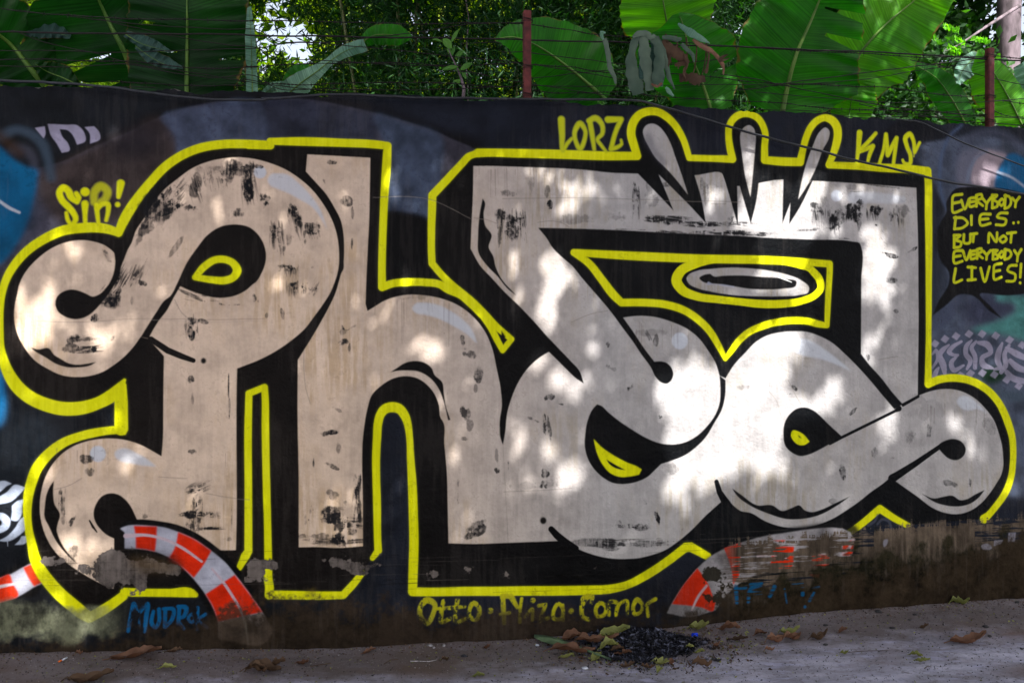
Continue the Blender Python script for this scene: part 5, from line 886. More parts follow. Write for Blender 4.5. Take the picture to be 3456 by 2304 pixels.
# ------------------------------------------------------------------ posts, wires, cables
m_post = simple_mat('rusty_red_paint', lin((62,26,26)), lin((104,46,44)), 30, .7, .4, .003)
m_wire = simple_mat('rusty_wire', (.004,.003,.003), (.016,.010,.010), 60, .6, .3, .001, metal=.3)
m_cab = simple_mat('black_cable', (.008,.009,.012), (.02,.022,.028), 30, .38, .1, .001)
def postat(xc, y0, y1, wpx, label):
    off = -.085; s, zt = wall_hit(xc, y0, off); z0 = float(ztop(s))-.06; dep = WY+WM*s/WN; hw = wpx/2/FP*dep
    a = wall_pt(s, 0, off)
    t = thing('fence_post', label, 'post', (a[0], a[1], z0), 'rusty posts on top of the wall')
    e = np.array([1/WN, WM/WN, 0]); nn = np.array([WM/WN, -1/WN, 0]); V_ = []
    c = .25*hw; ring = [(-hw+c,-hw),(hw-c,-hw),(hw,-hw+c),(hw,hw-c),(hw-c,hw),(-hw+c,hw),(-hw,hw-c),(-hw,-hw+c)]
    for z in (z0, zt-.004, zt):
        k = 1 if z < zt else .9
        for x, y in ring: V_.append(a*[1,1,0]+e*x*k+nn*y*k+[0,0,z])
    f = [tuple((i*8+j, i*8+(j+1) % 8, i*8+8+(j+1) % 8, i*8+8+j)) for i in range(2) for j in range(8)]+[tuple(range(16, 24)), tuple(range(7, -1, -1))]
    mesh('post_tube', V_, f, m_post, t)
    for fy in (.12, .62, .92):                                       # tie wires
        zz = zt+(z0+.06-zt)*fy; th = np.linspace(0, 5*math.pi, 60); r = hw*1.32
        q = a*[1,1,0]+np.outer(np.clip(np.cos(th)*1.3, -1, 1)*r, e)+np.outer(np.clip(np.sin(th)*1.3, -1, 1)*r, nn)+np.stack([0*th, 0*th, zz+th*.0012+.003*np.sin(th*1.7)], 1)
        v, f = tube(q, .0013, 5); mesh('tie_wire', v, f, m_wire, t)
    return t
postat(1787, 40, 335, 27, 'square reddish-brown steel post standing clear on the middle of the wall top')
postat(3347, 165, 425, 23, 'square reddish-brown steel post among pale leaves near the right end of the wall')
def strand(name, path, label, cat, r=.0016, barbs=False, off=-.085, mat=None, twist=True, group=None):
    p, c = pts(path); p = smooth((p, c), False, 60)[:, :2]
    s, z = wall_hit(p[:, 0], p[:, 1], off); q = wall_pt(s, z, off)
    L_ = np.r_[0, np.cumsum(np.linalg.norm(np.diff(q, axis=0), axis=1))]; n = max(20, int(L_[-1]/.018)); u = np.linspace(0, L_[-1], n)
    q = np.stack([np.interp(u, L_, q[:, k]) for k in range(3)], 1)
    o0 = rng.uniform(-.02, .02); q[:, 1] += o0; q[:, 2] += .0012*np.sin(u*13+rng.uniform(0, 6)) + .0008*np.sin(u*37)
    t = thing(name, label, cat, tuple(q[n//2]), group)
    if barbs:
        for k in (0, math.pi):
            w = q.copy(); w[:, 1] += r*np.cos(u*160+k)*1.1; w[:, 2] += r*np.sin(u*160+k)*1.1; v, f = tube(w, r*.85, 5); mesh('twisted_wire', v, f, mat or m_wire, t)
        bl = []
        for d in np.arange(rng.uniform(.02, .08), L_[-1], .105):
            ce = np.array([np.interp(d, L_[-1]*np.linspace(0, 1, n), q[:, k]) for k in range(3)])
            for m in range(2):
                an = rng.uniform(0, 3.1); dv = np.array([rng.uniform(-.3, .3), math.cos(an)*.5, math.sin(an)]); dv /= np.linalg.norm(dv)
                bl.append(tube([ce-dv*.014, ce-dv*.004, ce+dv*.004, ce+dv*.014], [.0004, .0012, .0012, .0004], 4))
            th = np.linspace(0, 4*math.pi, 14); bl.append(tube(ce+np.stack([th*.0006-.004, np.cos(th)*.0035, np.sin(th)*.0035], 1), .001, 4))
        v, f = join(bl); mesh('barbs', v, f, mat or m_wire, t)['kind'] = 'stuff'
    else: v, f = tube(q, r, 6); mesh('wire' if r < .0035 else 'sheath', v, f, mat or m_wire, t, smoothf=True)
    return t
BW = 'barbed wire strands along the wall top'; PW = 'plain wires along the wall top'
Bs = lambda p, l: strand('barbed_wire', p, l, 'barbed wire', .0022, True, group=BW)
Ws = lambda p, l, r=.0014: strand('wire', p, l, 'wire', r*1.5, group=PW)
Bs("R -500,20 0,70 160,92 400,122 900,152 1250,170 1700,175 2200,186 S 600,187 950,197 1250,205 1500,214 2000,206 2352,206 U 480,210", 'topmost barbed strand left of the nearer rusty post')
Bs("U 520,212 700,235 900,262 1060,295 1400,322 1650,350 1900,372 2100,392 2352,405 V 300,437 600,452 950,466 1200,482 1500,500 1800,498 2070,490", 'topmost barbed strand between the two rusty posts, carrying the hanging leaf tatters')
Bs("V 2070,488 2352,516 2700,560", 'topmost barbed strand right of the farther rusty post')
Ws("R -400,455 0,455 500,457 1000,470 1300,467 1700,452 2000,440 2352,430 S 400,402 900,378 1300,332 1700,280 2100,222 2352,212 U 460,205", 'thin wire rising from the left up to the top of the nearer rusty post')
strand('cable', "R -300,285 100,286 500,292 1000,300 2000,306 2352,318 S 600,320 1200,331 2000,341 2352,346 U 460,355 1000,368 1450,380 1800,400 2352,412 V 400,440 900,455 1400,480 2000,520 2352,540", 'thick straight black cable stretched at mid height past the nearer post', 'cable', .0042, group=None)
Ws("R 640,145 1000,190 1500,230 2000,262 2352,290 S 300,325 700,375 1200,420 1800,485 2352,537 U 460,560 600,578 900,625 1200,680 1450,722", 'wire sagging from top left past the middle of the nearer post to the tatters')
Ws("R 120,262 450,380 900,480 1150,548 1600,622 2000,685 2352,740 S 500,770 1000,815 1500,850", 'wire falling steeply across the dark leaves to the wall top')
Ws("R 900,170 1500,310 2000,395 2352,455 S 300,480 700,530 1000,550 1500,575 1850,590", 'thin wire running down rightward between the strands before the bamboo')
Bs("R -300,520 0,530 400,527 800,540 1200,548 1600,590 1900,608 2300,592 S 100,595 400,575 800,565 1300,556 1500,562 1800,580 2352,568 U 460,556", 'middle barbed strand left of the nearer rusty post')
Bs("U 525,562 700,578 900,588 1050,615 1250,640 1700,642 2100,668 2352,705 V 300,735 600,745 900,757 1170,765 1350,792 1600,822 1900,846 2060,838", 'middle barbed strand between the two rusty posts')
Bs("V 2100,890 2200,885 2352,910 2700,950", 'middle barbed strand right of the farther rusty post')
Bs("R 1000,725 1330,745 1650,762 2000,760 2200,745 S 60,715 250,735 600,755 900,746 1400,735 1900,745 2352,772 U 300,772 460,760", 'lowest barbed strand left of the nearer rusty post')
Bs("U 525,790 620,808 900,820 1200,816 1400,810 1600,845 1850,865 2150,880 2352,890 V 250,912 500,940 800,965 1000,972 1500,975 1900,1015 2060,1008", 'lowest barbed strand between the two rusty posts')
Bs("V 2105,965 2200,1010 2352,1028 2700,1060", 'lowest barbed strand right of the farther rusty post')
Ws("R -200,690 0,700 500,735 900,762 1400,775", 'lowest thin wire at the far left of the wall top')
Ws("R 0,590 600,600 1200,580 1500,640 1900,690 2352,712 S 300,745 800,790 1400,800 2000,790 2352,768", 'wire lying low in front of the dark leaves and the bamboo')
Ws("U -200,640 0,645 200,690 460,742 800,790 1200,850 1500,880", 'wire slanting down across the foot of the nearer post')
Ws("U 525,762 1000,765 1400,764 2000,752 2352,750 V 300,745 700,742", 'level wire low between the posts')
Ws("S 2000,390 2352,420 U 250,432 500,470 1000,530 1400,580 1800,560", 'thin wire crossing the left-leaning banana leaf')
Ws("U 527,685 700,668 900,640 1200,612 1390,600 1900,545 2200,515", 'thin wire rising from the nearer post behind the leaf tatters')
Ws("V -200,800 0,783 400,720 900,655 1200,615 1400,588 1800,545 2060,500", 'wire rising to the top of the farther rusty post', .0018)
Ws("V 0,760 500,735 1000,690 1500,610 2060,540", 'second wire rising to the farther post just under the first')
Ws("V -300,650 0,692 250,750 500,800 700,840 900,888 1300,950 1800,1002 2352,1042 2600,1060", 'wire falling from the leaf tatters to the foot of the farther post', .0018)
Ws("V 0,825 300,850 700,882 1000,905 1300,915 1700,912 2070,905 2352,882", 'level wire low before the bush and the farther post')
Ws("V 1380,520 1600,570 1850,620 2100,680 2352,738 2600,790", 'thin wire falling rightward past the top of the farther post')
Ws("V 930,912 1150,960 1400,1002 1700,1045 1900,1068 2352,1100 2600,1120", 'lowest wire at the right, touching the wall top', .0018)
Ws("V 900,1000 1300,1010 1700,985 2060,955", 'short wire rising to the lower tie of the farther post')
Ws("V 0,970 500,985 900,1040 1400,1030 2060,1040", 'wire just above the wall top beside the painted spikes')
m_cab2 = m_cab
strand('cable', "R -500,690 0,715 500,740 1000,777 1350,832 1700,870 2100,886 2352,884 S 200,880 400,870 600,850 700,842 900,838 1200,850 1700,868 2352,876 U 200,876 700,882 1000,880 1250,885 1450,898 1650,945 2000,1050 2352,1157 V 0,1195 300,1278 500,1325 800,1405 1000,1452 1300,1520 1530,1575 W 1700,308 2000,350 2352,412 2900,520 3500,640", 'long thick black cable along the wall top, sagging across the yellow KMS letters', 'cable', .0062, off=.05, mat=m_cab)
strand('cable', "V 1100,1050 1280,1066 1400,1085 1550,1150 1700,1222 2000,1348 2352,1482 2900,1700", 'thin black cable drooping down the wall at the upper right corner', 'cable', .004, off=.04, mat=m_cab)
# ------------------------------------------------------------------ tatters hung on the wire, twig, vine
m_tat = leaf_mat('wilted_leaf', (.05,.085,.06), (.15,.20,.145), (.7, 1., .5), .15, .6, 8)
m_dry = leaf_mat('dry_brown_leaf', (.035,.021,.013), (.12,.070,.042), (1., .7, .4), .08, .75, 14)
m_dry2 = leaf_mat('orange_dry_leaf', (.085,.042,.026), (.27,.145,.095), (1., .6, .35), .25, .7, 14)
m_olive = leaf_mat('faded_olive_leaf', (.11,.12,.035), (.30,.31,.11), (1., 1., .4), .25, .6, 12)
def tatter(t, name, path, w, mat, d=0., label=None, curl=.34, jag=.035):
    p, c = pts(path); p = smooth((p, c), False, 14)[:, :2]; n = len(p)
    s, z = wall_hit(p[:, 0], p[:, 1], -.07+d); dep = wall_pt(s, z, -.07+d)[:, 1] + .01*np.sin(np.linspace(0, 5, n)+rng.uniform(0, 6))
    ww = np.interp(np.linspace(0, 1, n), np.linspace(0, 1, len(w)), w)*K/2*(1+.10*np.sin(np.arange(n)*.9)+jag*rng.normal(0, 1, n))
    p = p+rng.normal(0, .3, p.shape)
    v, f, uv = ribbon(p, list(ww), dep, .004, curl, 3); o = mesh(name, v, f, mat, t, uv=uv, smoothf=True, colors=np.full(len(v), rng.uniform(-.15, .25)))
    if label: o['label'] = label
t = thing('wilted_leaf', 'grey-green wilted banana leaf draped over the top barbed strand', 'leaf', tuple(px(2180, 130, 4.3)))
tatter(t, 'leaf_strip', "U 1500,300 1440,330 1400,430 1385,520 1400,650 1430,760 1450,835", [40, 70, 60, 100, 120, 130, 110], m_tat, .02)
tatter(t, 'leaf_strip', "U 1490,305 1500,400 1510,520 1530,650 1550,800", [70, 100, 100, 90, 70], m_tat, .03)
tatter(t, 'leaf_strip', "U 1560,320 1600,360 1635,470 1630,600 1615,760", [60, 80, 90, 110, 100], m_tat, .045)
tatter(t, 'leaf_strip', "U 1610,325 1650,420 1690,560 1720,680 1770,790", [40, 60, 60, 40, 14], m_tat, .03)
tatter(t, 'leaf_strip', "U 1400,330 1450,300 1520,300 1560,330 1600,320", [20, 50, 60, 50, 20], m_tat, .05)
tatter(t, 'torn_tip', "U 1690,770 1720,810 1760,850", [20, 40, 20], m_pale, .04)
tatter(t, 'leaf_strip', "U 1470,330 1480,420 1490,560 1470,700", [40, 70, 70, 40], m_pal2, .005)
tatter(t, 'leaf_strip', "U 1580,330 1590,430 1580,560 1590,680", [50, 70, 60, 30], m_pal2, .01)
tatter(t, 'torn_tip', "U 1565,740 1600,760 1660,735", [16, 34, 20], m_dry2, .05, jag=.12)
t = thing('dead_leaf', 'crumpled brown dead banana leaf caught on the wire right of the grey-green one', 'leaf', tuple(px(2330, 190, 4.4)))
tatter(t, 'leaf_strip', "U 1930,350 2010,410 2090,450 2160,520 2200,600 2200,660", [24, 44, 40, 36, 34, 10], m_dry2, .03, 'orange-brown strip', jag=.12)
tatter(t, 'leaf_strip', "U 1650,370 1720,430 1800,480 1860,540 1770,580", [60, 100, 110, 80, 20], m_dry, .01, jag=.16, curl=.2)
tatter(t, 'leaf_strip', "U 1810,690 1890,685 1960,700 2040,695", [70, 90, 84, 60], m_dry, .0, jag=.12, curl=.1)
tatter(t, 'leaf_strip', "U 2045,650 2062,560 2070,500 2050,430 2010,380", [30, 22, 20, 20, 14], m_dry, .01, jag=.2)
tatter(t, 'leaf_strip', "U 1660,330 1740,335 1800,350 1830,340", [30, 40, 50, 20], m_tat, .05)
tatter(t, 'leaf_strip', "U 1800,210 1880,270 1980,330 2080,385", [20, 70, 60, 8], m_pale, .04, 'teal folded strip')
tatter(t, 'leaf_strip', "U 1830,390 1880,440 1930,490 1940,550", [30, 40, 36, 10], m_tat, .05)
tatter(t, 'leaf_strip', "U 2160,530 2200,500 2240,480", [20, 30, 6], m_dry, .04); tatter(t, 'leaf_strip', "U 2160,540 2210,530 2250,515", [20, 20, 6], m_dry, .04)
for i in range(5): tatter(t, 'stalk', f"U {1690+i*90},{300+i*14} {1720+i*80},{420+i*30} {1740+i*60},{560+i*50}", [14, 12, 10], m_dry, -.01)
tatter(t, 'leaf_strip', "U 1700,360 1690,430 1720,520 1700,600", [30, 50, 44, 16], m_dry, .02, jag=.15)
tatter(t, 'leaf_strip', "U 1850,480 1880,560 1850,640 1870,720", [24, 30, 24, 12], m_dry, .02, jag=.15)
t = thing('torn_leaf', 'small white torn leaf tip hooked on the wire left of the tatters', 'leaf', tuple(px(2032, 120, 4.3)))
tatter(t, 'leaf_tip', "U 1110,285 1135,290 1160,290", [20, 30, 14], m_pale, .04); tatter(t, 'leaf_tip', "U 1120,290 1130,330 1140,350", [26, 30, 16], m_pale, .05)
tatter(t, 'leaf_tail', "U 1150,340 1180,470 1200,600 1240,690 1250,740", [40, 46, 40, 44, 16], m_tat, .02)
m_twl = leaf_mat('twig_leaf', (.05,.16,.03), (.14,.30,.06), (1., 1.6, .3), .45, .4, 6)
t = thing('seedling', 'young twig with glossy oval leaves growing from the wall top, left of the post', 'plant', tuple(px(1578, 330, 4.1)))
def wp(x, y, d=0): s, z = wall_hit(800+x*K, y*K, -.09+d); return wall_pt(s, z, -.09+d)
q = np.array([wp(2020, 860), wp(2025, 780), wp(2000, 690), wp(1960, 590), wp(1915, 500), wp(1890, 440), wp(1890, 380)]); v, f = tube(q, [.009, .008, .006, .004, .003, .002, .0015], 8); mesh('stalk', v, f, m_bark, t, smoothf=True)
for x0, y0, x1, y1, w in ((1890,375,1955,262,34),(1890,430,1815,345,70),(1810,370,1720,350,20),(1890,480,1850,430,34),(1900,490,1915,415,30),(1920,520,2000,450,44),(1950,590,1808,620,42),(1975,660,1905,580,36),(1970,620,2075,560,50),(2000,740,1912,715,36),(2020,700,1985,640,30)):
    p = np.array([[800+(x0+(x1-x0)*k)*K, (y0+(y1-y0)*k-8*math.sin(k*3.1))*K] for k in np.linspace(0, 1, 9)]); ww = w*K/2*np.sin(np.linspace(.12, math.pi-.02, 9))**.8
    s, z = wall_hit(p[:, 0], p[:, 1], -.09); v, f, uv = ribbon(p, list(ww), wall_pt(s, z, -.09)[:, 1]+rng.uniform(-.03, .03), .001, .5, 2); mesh('leaf', v, f, m_twl, t, uv=uv, smoothf=True, colors=np.full(len(v), rng.uniform(-.1, .3)))
t = thing('vine', 'thin dry vine hanging straight down in front of the bamboo', 'vine', tuple(px(1578, 100, 6.9)))
v, f = tube([px(1570, -200, 7), px(1572, 0, 6.95), px(1582, 60, 6.9), px(1576, 140, 6.9), px(1574, 240, 6.9), px(1580, 300, 6.9), px(1578, 380, 6.9)], .006, 6); mesh('vine_stem', v, f, m_bark, t)
for x, y, lb in ((2030, 332, 'tiny weed sprouting on the wall top between the post and the first painted spike'), (2518, 366, 'tiny weed sprouting above the second painted spike'), (2773, 382, 'tiny weed sprouting above the third painted spike')):
    s, z = wall_hit(x, y, -.01); z = float(ztop(s)); c = wall_pt(s, z, -.01); t = thing('weed', lb, 'weed', tuple(c))
    cc = c+np.array([[rng.uniform(-.02, .02), rng.uniform(-.01, .01), rng.uniform(.004, .02)] for _ in range(9)]); v, f = leaves(cc, np.full(9, .022), .4, -.3); mesh('leaves', v, f, m_twl, t, colors=np.full(len(v), .3))
# ------------------------------------------------------------------ litter on the road
m_char = simple_mat('charcoal', (.004,.004,.006), (.035,.036,.05), 90, .8, .6, .002)
m_ash = leaf_mat('burnt_flake', (.004,.004,.007), (.17,.18,.26), (.1,.1,.1), .02, .6, 40)
m_peb = simple_mat('pebble', lin((70,66,66)), lin((150,146,150)), 60, .8, .4, .002)
m_blk = simple_mat('black_crumb', (.008,.008,.01), (.03,.028,.03), 60, .7, .4, .002)
m_whi = simple_mat('white_scrap', lin((140,145,160)), lin((185,188,200)), 30, .6, .2, .001)
m_blue = simple_mat('blue_wrapper', lin((6,30,150)), lin((20,70,220)), 30, .25, .4, .002)
m_stk = simple_mat('green_stalk', lin((42,58,46)), lin((92,112,82)), 14, .5, .2, .002, stretch=(1,1,1))
def gp(T_, x, y, z=0.):
    o = TILE[T_]; X, Y = o[0]+x*K, o[1]+y*K
    for _ in range(4): q = ground_px(X, Y, z); z = float(ground_z(q[0], q[1]))
    return np.array([q[0], q[1], z])
hc = gp("O", 1450, 1262)
def mound(x, y): return .04*max(0., 1-math.hypot((x-hc[0]-.01)/.29, (y-hc[1]-.03)/.2))**.8
def litter(name, T_, x, y, ln, ang, mat, label, cat='leaf', wid=.42, lift=.012, curl=.35, seed=None, lobes=0, group=None, z0=0):
    c = gp(T_, x, y); c[2] += z0+mound(c[0], c[1]); sc = K*c[1]/FP; L_ = ln*sc; r = np.random.default_rng(abs(hash((x, y))) % 99999 if seed is None else seed)
    t = thing(name, label, cat, tuple(c), group); n, m = 13, 9; u = np.linspace(0, 1, n); V_ = []; a = R(ang)
    prof = np.sin(np.clip(u*.97+.03, 0, 1)*math.pi)**.75*(1-.25*u); prof[0] = prof[-1] = .02
    prof = prof*(1+.12*r.normal(0, 1, n)); 
    if lobes: prof = prof*(1+.35*np.sin(u*math.pi*lobes*2))
    ph = r.uniform(0, 6, 3); bend = r.uniform(-.12, .12)
    for i in range(n):
        for k in np.linspace(-1, 1, m):
            X = (u[i]-.5)*L_; Y = k*prof[i]*L_*wid*.5+bend*L_*math.sin(u[i]*3.1)
            Z = .004+lift*(abs(k)**1.6)*curl*3*prof[i]+lift*.8*(1+math.sin(u[i]*5+ph[0]))*.5+lift*.25*math.sin(u[i]*17+k*5+ph[1])+lift*.9*(u[i]**4)
            V_.append((c[0]+X*math.cos(a)-Y*math.sin(a), c[1]+X*math.sin(a)+Y*math.cos(a), c[2]+max(Z, .003)))
    mesh('blade', V_, grid_faces(n, m), mat, t, smoothf=True, colors=np.full(n*m, r.uniform(-.15, .3)))
    mid = np.array(V_).reshape(n, m, 3)[:, m//2]+[0, 0, .0012]; st = mid[0]+(mid[0]-mid[2])*.9; mid = np.vstack([[st[0], st[1], c[2]+.004], mid[:-1]])
    v, f = tube(mid, np.linspace(.0022, .0006, len(mid))*min(1, L_/.15+.3), 5); mesh('stalk', v, f, mat, t); return t
LG = 'fallen leaves on the road'
for a in (("M",1200,1352,430,8,m_dry2,'large curled orange-brown leaf lying near the wall at the lower left',.34),("M",1540,1312,150,-10,m_dry,'small dull brown leaf tip just right of the large curled leaf at the lower left',.4),
  ("M",700,1322,60,10,m_dry2,'tiny orange leaf scrap between the cigarette end and the wall',.5),("M",1480,1447,150,5,m_olive,'pale green-grey leaf lying below the large curled leaf',.3),
  ("M",800,1556,400,4,m_dry,'wide flat brown leaf cut by the bottom edge at the left',.3),("M",2270,1484,190,-10,m_dry,'dark reddish-brown leaf left of the low brown pile of scraps',.35),
  ("N",1165,1308,115,12,m_dry2,'cupped orange leaf alone by the wall foot, left of the twig',.4),("N",580,1410,120,-15,m_dry2,'light orange leaf with a pointed tip on the road below the black painted shadow',.4),
  ("N",230,1482,330,-6,m_dry,'broad flat purplish-brown leaf near the left end of the road',.32),("N",330,1436,210,-12,m_dry,'narrow dark brown leaf lying behind the purplish-brown one',.25),
  ("N",2130,1522,110,-8,m_olive,'yellow-green leaf near the bottom edge, below the twig',.3),("N",1835,1378,70,20,m_dry,'small reddish leaf right of the twig',.4),("N",2205,1270,60,0,m_dry2,'small red-brown leaf at the wall foot left of the green stalk',.5),
  ("O",870,1195,220,5,m_dry2,'brown leaf touching the upper left side of the burnt heap',.5),("O",1090,1240,380,6,m_dry2,'long curled orange leaf between the green stalk and the burnt heap',.24),("O",1240,1205,280,8,m_olive,'broad olive-green leaf on the left flank of the burnt heap',.42),
  ("O",870,1306,400,-4,m_dry2,'long reddish leaf lying under the green stalk',.2),("O",1080,1360,140,48,m_olive,'upturned yellow-green leaf in front of the stalk end',.5),("O",1190,1302,170,8,m_olive,'folded grey-green leaf left of the heap foot',.4),("O",1260,1316,120,-6,m_dry,'small brown leaf on top of the folded grey-green leaf',.5),
  ("O",1320,1345,140,-14,m_dry2,'glowing orange leaf scrap at the front left of the burnt heap',.4),("O",1650,1402,150,-28,m_olive,'torn lobed yellow-green leaf in front of the burnt heap',.7),("O",1360,1434,120,14,m_dry,'dark brown curled leaf in front of the burnt heap, left of the lobed leaf',.35),
  ("O",1535,1443,120,-8,m_dry,'flat brown scrap directly left of the lobed yellow-green leaf',.3),("O",1735,1402,60,60,m_dry2,'orange leaf standing against the lobed yellow-green leaf',.6),("O",1635,1475,66,40,m_olive,'small pale lobed leaf nearest the camera below the heap',.7),
  ("O",1985,1105,170,-14,m_olive,'wide olive leaf at the wall foot right of the heap, above the blue wrapper',.6),("O",2255,1112,180,-22,m_dry2,'brown pointed leaf beyond the blue wrapper',.36),("O",2340,1195,150,-20,m_dry,'brown leaf edge right of the tan scrap',.4),
  ("O",2140,1250,60,10,m_dry2,'small tan scrap right of the burnt heap',.6),("O",1990,1312,90,-18,m_olive,'narrow pale leaf at the right foot of the burnt heap',.35),("O",1900,1284,80,-20,m_olive,'narrow grey-green leaf on the right flank of the burnt heap',.35),("O",2135,1392,100,8,m_blk,'charred black leaf right of the heap',.3),
  ("O",2010,1432,180,0,m_dry,'thin straw-coloured leaf in front right of the heap',.1),("O",820,1352,120,-4,m_olive,'flat crumbling olive leaf in front of the long reddish leaf',.2),
  ("Q",30,1150,120,10,m_dry2,'orange curled leaf left of the brown pair on the right-hand road',.5),("Q",290,1142,160,-12,m_olive,'grey-green leaf lying on the brown pair',.4),("Q",170,1215,170,6,m_dry2,'left-hand leaf of the brown pair with a dark hole',.4),("Q",310,1192,170,14,m_dry2,'right-hand leaf of the brown pair',.5),
  ("Q",545,1182,170,14,m_dry,'thin dark curled leaf right of the brown pair',.3),("Q",755,1122,100,24,m_dry2,'small bright brown leaf in the middle of the right-hand road',.35),("Q",1860,1210,360,10,m_dry2,'crumpled long brown leaf alone at the far right of the road',.26),("Q",1400,1340,110,-34,m_olive,'pale leaf with a stalk near the bottom at the right',.5),
  ("Q",1460,1390,120,-34,m_olive,'narrow end of the pale stalked leaf at the bottom right',.3),("Q",1470,1088,80,0,m_dry,'small brown leaf flake on the far right-hand road',.3),("Q",110,1290,90,6,m_dry2,'thin brown leaf strip below the brown pair',.2),("Q",1790,880,160,-4,m_olive,'dull green leaf scraps against the wall foot at the right',.25),("Q",770,1320,70,0,m_olive,'tiny yellowish leaf below the thin dark leaf',.3)):
    litter("fallen_leaf", *a[:6], a[6], wid=a[7]*1.45, group=LG, lobes=3 if 'lobed' in a[6] else 0, lift=.026 if a[3] > 150 else .013)
# burnt heap: thousands of charred flakes on a low mound
n = 5600; a = rng.uniform(0, 2*math.pi, n); r = np.sqrt(rng.random(n))*(1+.16*np.sin(a*3+1)+.1*np.sin(a*7))
hx = hc[0]+np.cos(a)*r*.29+ .01; hy = hc[1]+.03+np.sin(a)*r*.20; hz = ground_z(hx, hy)+np.clip(1-r, 0, 1)**.8*.036+.004+rng.uniform(0, .008, n)
heap = thing('burnt_heap', 'low black heap of burnt leaves and charcoal against the foot of the wall', 'ash heap', tuple(hc))
far = rng.random(n) < .14; hx[far] += rng.normal(0, .10, far.sum()); hy[far] -= np.abs(rng.normal(0, .05, far.sum())); hz[far] = ground_z(hx[far], hy[far])+.003
v, f = leaves(np.stack([hx, hy, hz], 1), .006+rng.exponential(.011, n).clip(0, .05), .32, .0, .5); mesh('charred_flakes', v, f, m_ash, heap, colors=np.repeat(rng.normal(-.22, .24, n), 4))['kind'] = 'stuff'
k = 24; rr = np.linspace(0, 1, 9); aa = np.linspace(0, 2*math.pi, k, endpoint=False); mv = []
for q in rr:
    for b_ in aa: x = hc[0]+.03+math.cos(b_)*q*.265-.02; y = hc[1]+.03+math.sin(b_)*q*.185; mv.append((x, y, float(ground_z(x, y))+.034*(1-q)**.8-.003+.003*math.sin(b_*5+q*9)))
mf = [(i*k+j, i*k+(j+1) % k, (i+1)*k+(j+1) % k, (i+1)*k+j) for i in range(8) for j in range(k)]
mesh('ash_mound', mv, mf, m_char, heap, smoothf=True)
# twigs, stalks, scraps
def stick(name, T_, p, r, mat, label, cat, zo=.006, group=None):
    q = np.array([gp(T_, x, y) for x, y in p]); q[:, 2] += zo+np.array([.003*math.sin(i*2) for i in range(len(q))]); t = thing(name, label, cat, tuple(q[0]), group)
    qq = smooth((q, [False]*len(q)), False, 8) if False else q
    v, f = tube(qq, np.linspace(r, r*.6, len(q)), 8); mesh('stem', v, f, mat, t, smoothf=True); return t
st = stick('cut_stalk', "O", [(560,1205),(700,1228),(850,1262),(960,1300),(1060,1345),(1210,1395)], .008, m_stk, 'green cut banana stalk lying slantwise left of the burnt heap', 'stalk', .02)
v = []; 
for i, (x, y, w) in enumerate(((530,1190,10),(600,1205,26),(680,1225,30),(760,1240,26),(850,1262,10))):
    c = gp("O", x, y); c[2] += .028
    for k in (-1, 0, 1): v.append(c+np.array([k*w*.0002, k*w*.0016, -.008*abs(k)]))
mesh('sheath', v, grid_faces(5, 3), m_stk, st, smoothf=True)
stick('twig', "N", [(1530,1386),(1600,1390),(1690,1384),(1760,1372)], .003, m_peb, 'pale straight twig lying alone on the road', 'twig')
stick('twig', "N", [(1295,1410),(1350,1380),(1425,1362)], .002, m_dry, 'thin brown bent twig left of the pale twig', 'twig')
stick('twig', "N", [(640,1432),(740,1420),(830,1400)], .002, m_dry, 'dark thin twig right of the light orange leaf', 'twig')
stick('twig', "Q", [(800,1305),(950,1300),(1150,1285)], .0016, m_dry, 'long thin rootlet on the right-hand road', 'twig')
stick('twig', "Q", [(1475,1450),(1500,1435),(1535,1430)], .002, m_dry, 'short stalk at the lower end of the pale stalked leaf', 'twig')
c0_, c1_ = gp("M", 515, 1390), gp("M", 545, 1378); c2_ = gp("M", 592, 1355); t = thing('cigarette_end', 'smoked cigarette end with an orange filter near the left wall foot', 'cigarette end', tuple(c0_))
m_filt = simple_mat('cigarette_filter', lin((190,84,26)), lin((220,110,40)), 60, .7, .1)
z_ = np.array([0, 0, .006]); v, f = tube([c0_+z_, c0_+z_, c1_+z_, c1_+z_], [.0005, .004, .004, .004], 10); mesh('filter', v, f, m_filt, t, smoothf=True)
v, f = tube([c1_+z_, c1_+z_, c2_+z_, c2_+z_], [.0041, .0041, .0037, .0005], 10); mesh('paper', v, f, m_whi, t, smoothf=True)
def scrap(name, T_, x, y, sz, mat, label, cat, h=.6, group=None):
    c = gp(T_, x, y); r = sz*K*c[1]/FP/2; t = thing(name, label, cat, tuple(c), group); q = np.random.default_rng(int(x*7+y)); n = 9; V_ = [(c[0], c[1], c[2]+r*h)]
    for ring, (rr, zz) in enumerate(((.6, .85), (1, .35), (.95, -.1))):
        for i in range(n): a_ = i/n*2*math.pi+ring*.3; k = rr*r*(1+q.uniform(-.25, .25)); V_.append((c[0]+math.cos(a_)*k, c[1]+math.sin(a_)*k*.8, c[2]+zz*r*h*(1+q.uniform(-.2, .2))))
    F_ = [(0, 1+i, 1+(i+1) % n) for i in range(n)]+[(1+j*n+i, 1+(j+1)*n+i, 1+(j+1)*n+(i+1) % n, 1+j*n+(i+1) % n) for j in range(2) for i in range(n)]
    mesh('body', V_, F_, mat, t)
scrap('wrapper', "O", 1945, 1152, 80, m_blue, 'shiny bright blue plastic wrapper at the right of the burnt heap', 'wrapper', .7)
scrap('paper_scrap', "O", 980, 1436, 66, m_whi, 'white paper scrap in front of the green stalk', 'paper', .35)
scrap('paper_scrap', "O", 558, 1236, 36, m_whi, 'small white scrap at the upper end of the green stalk', 'paper', .8)
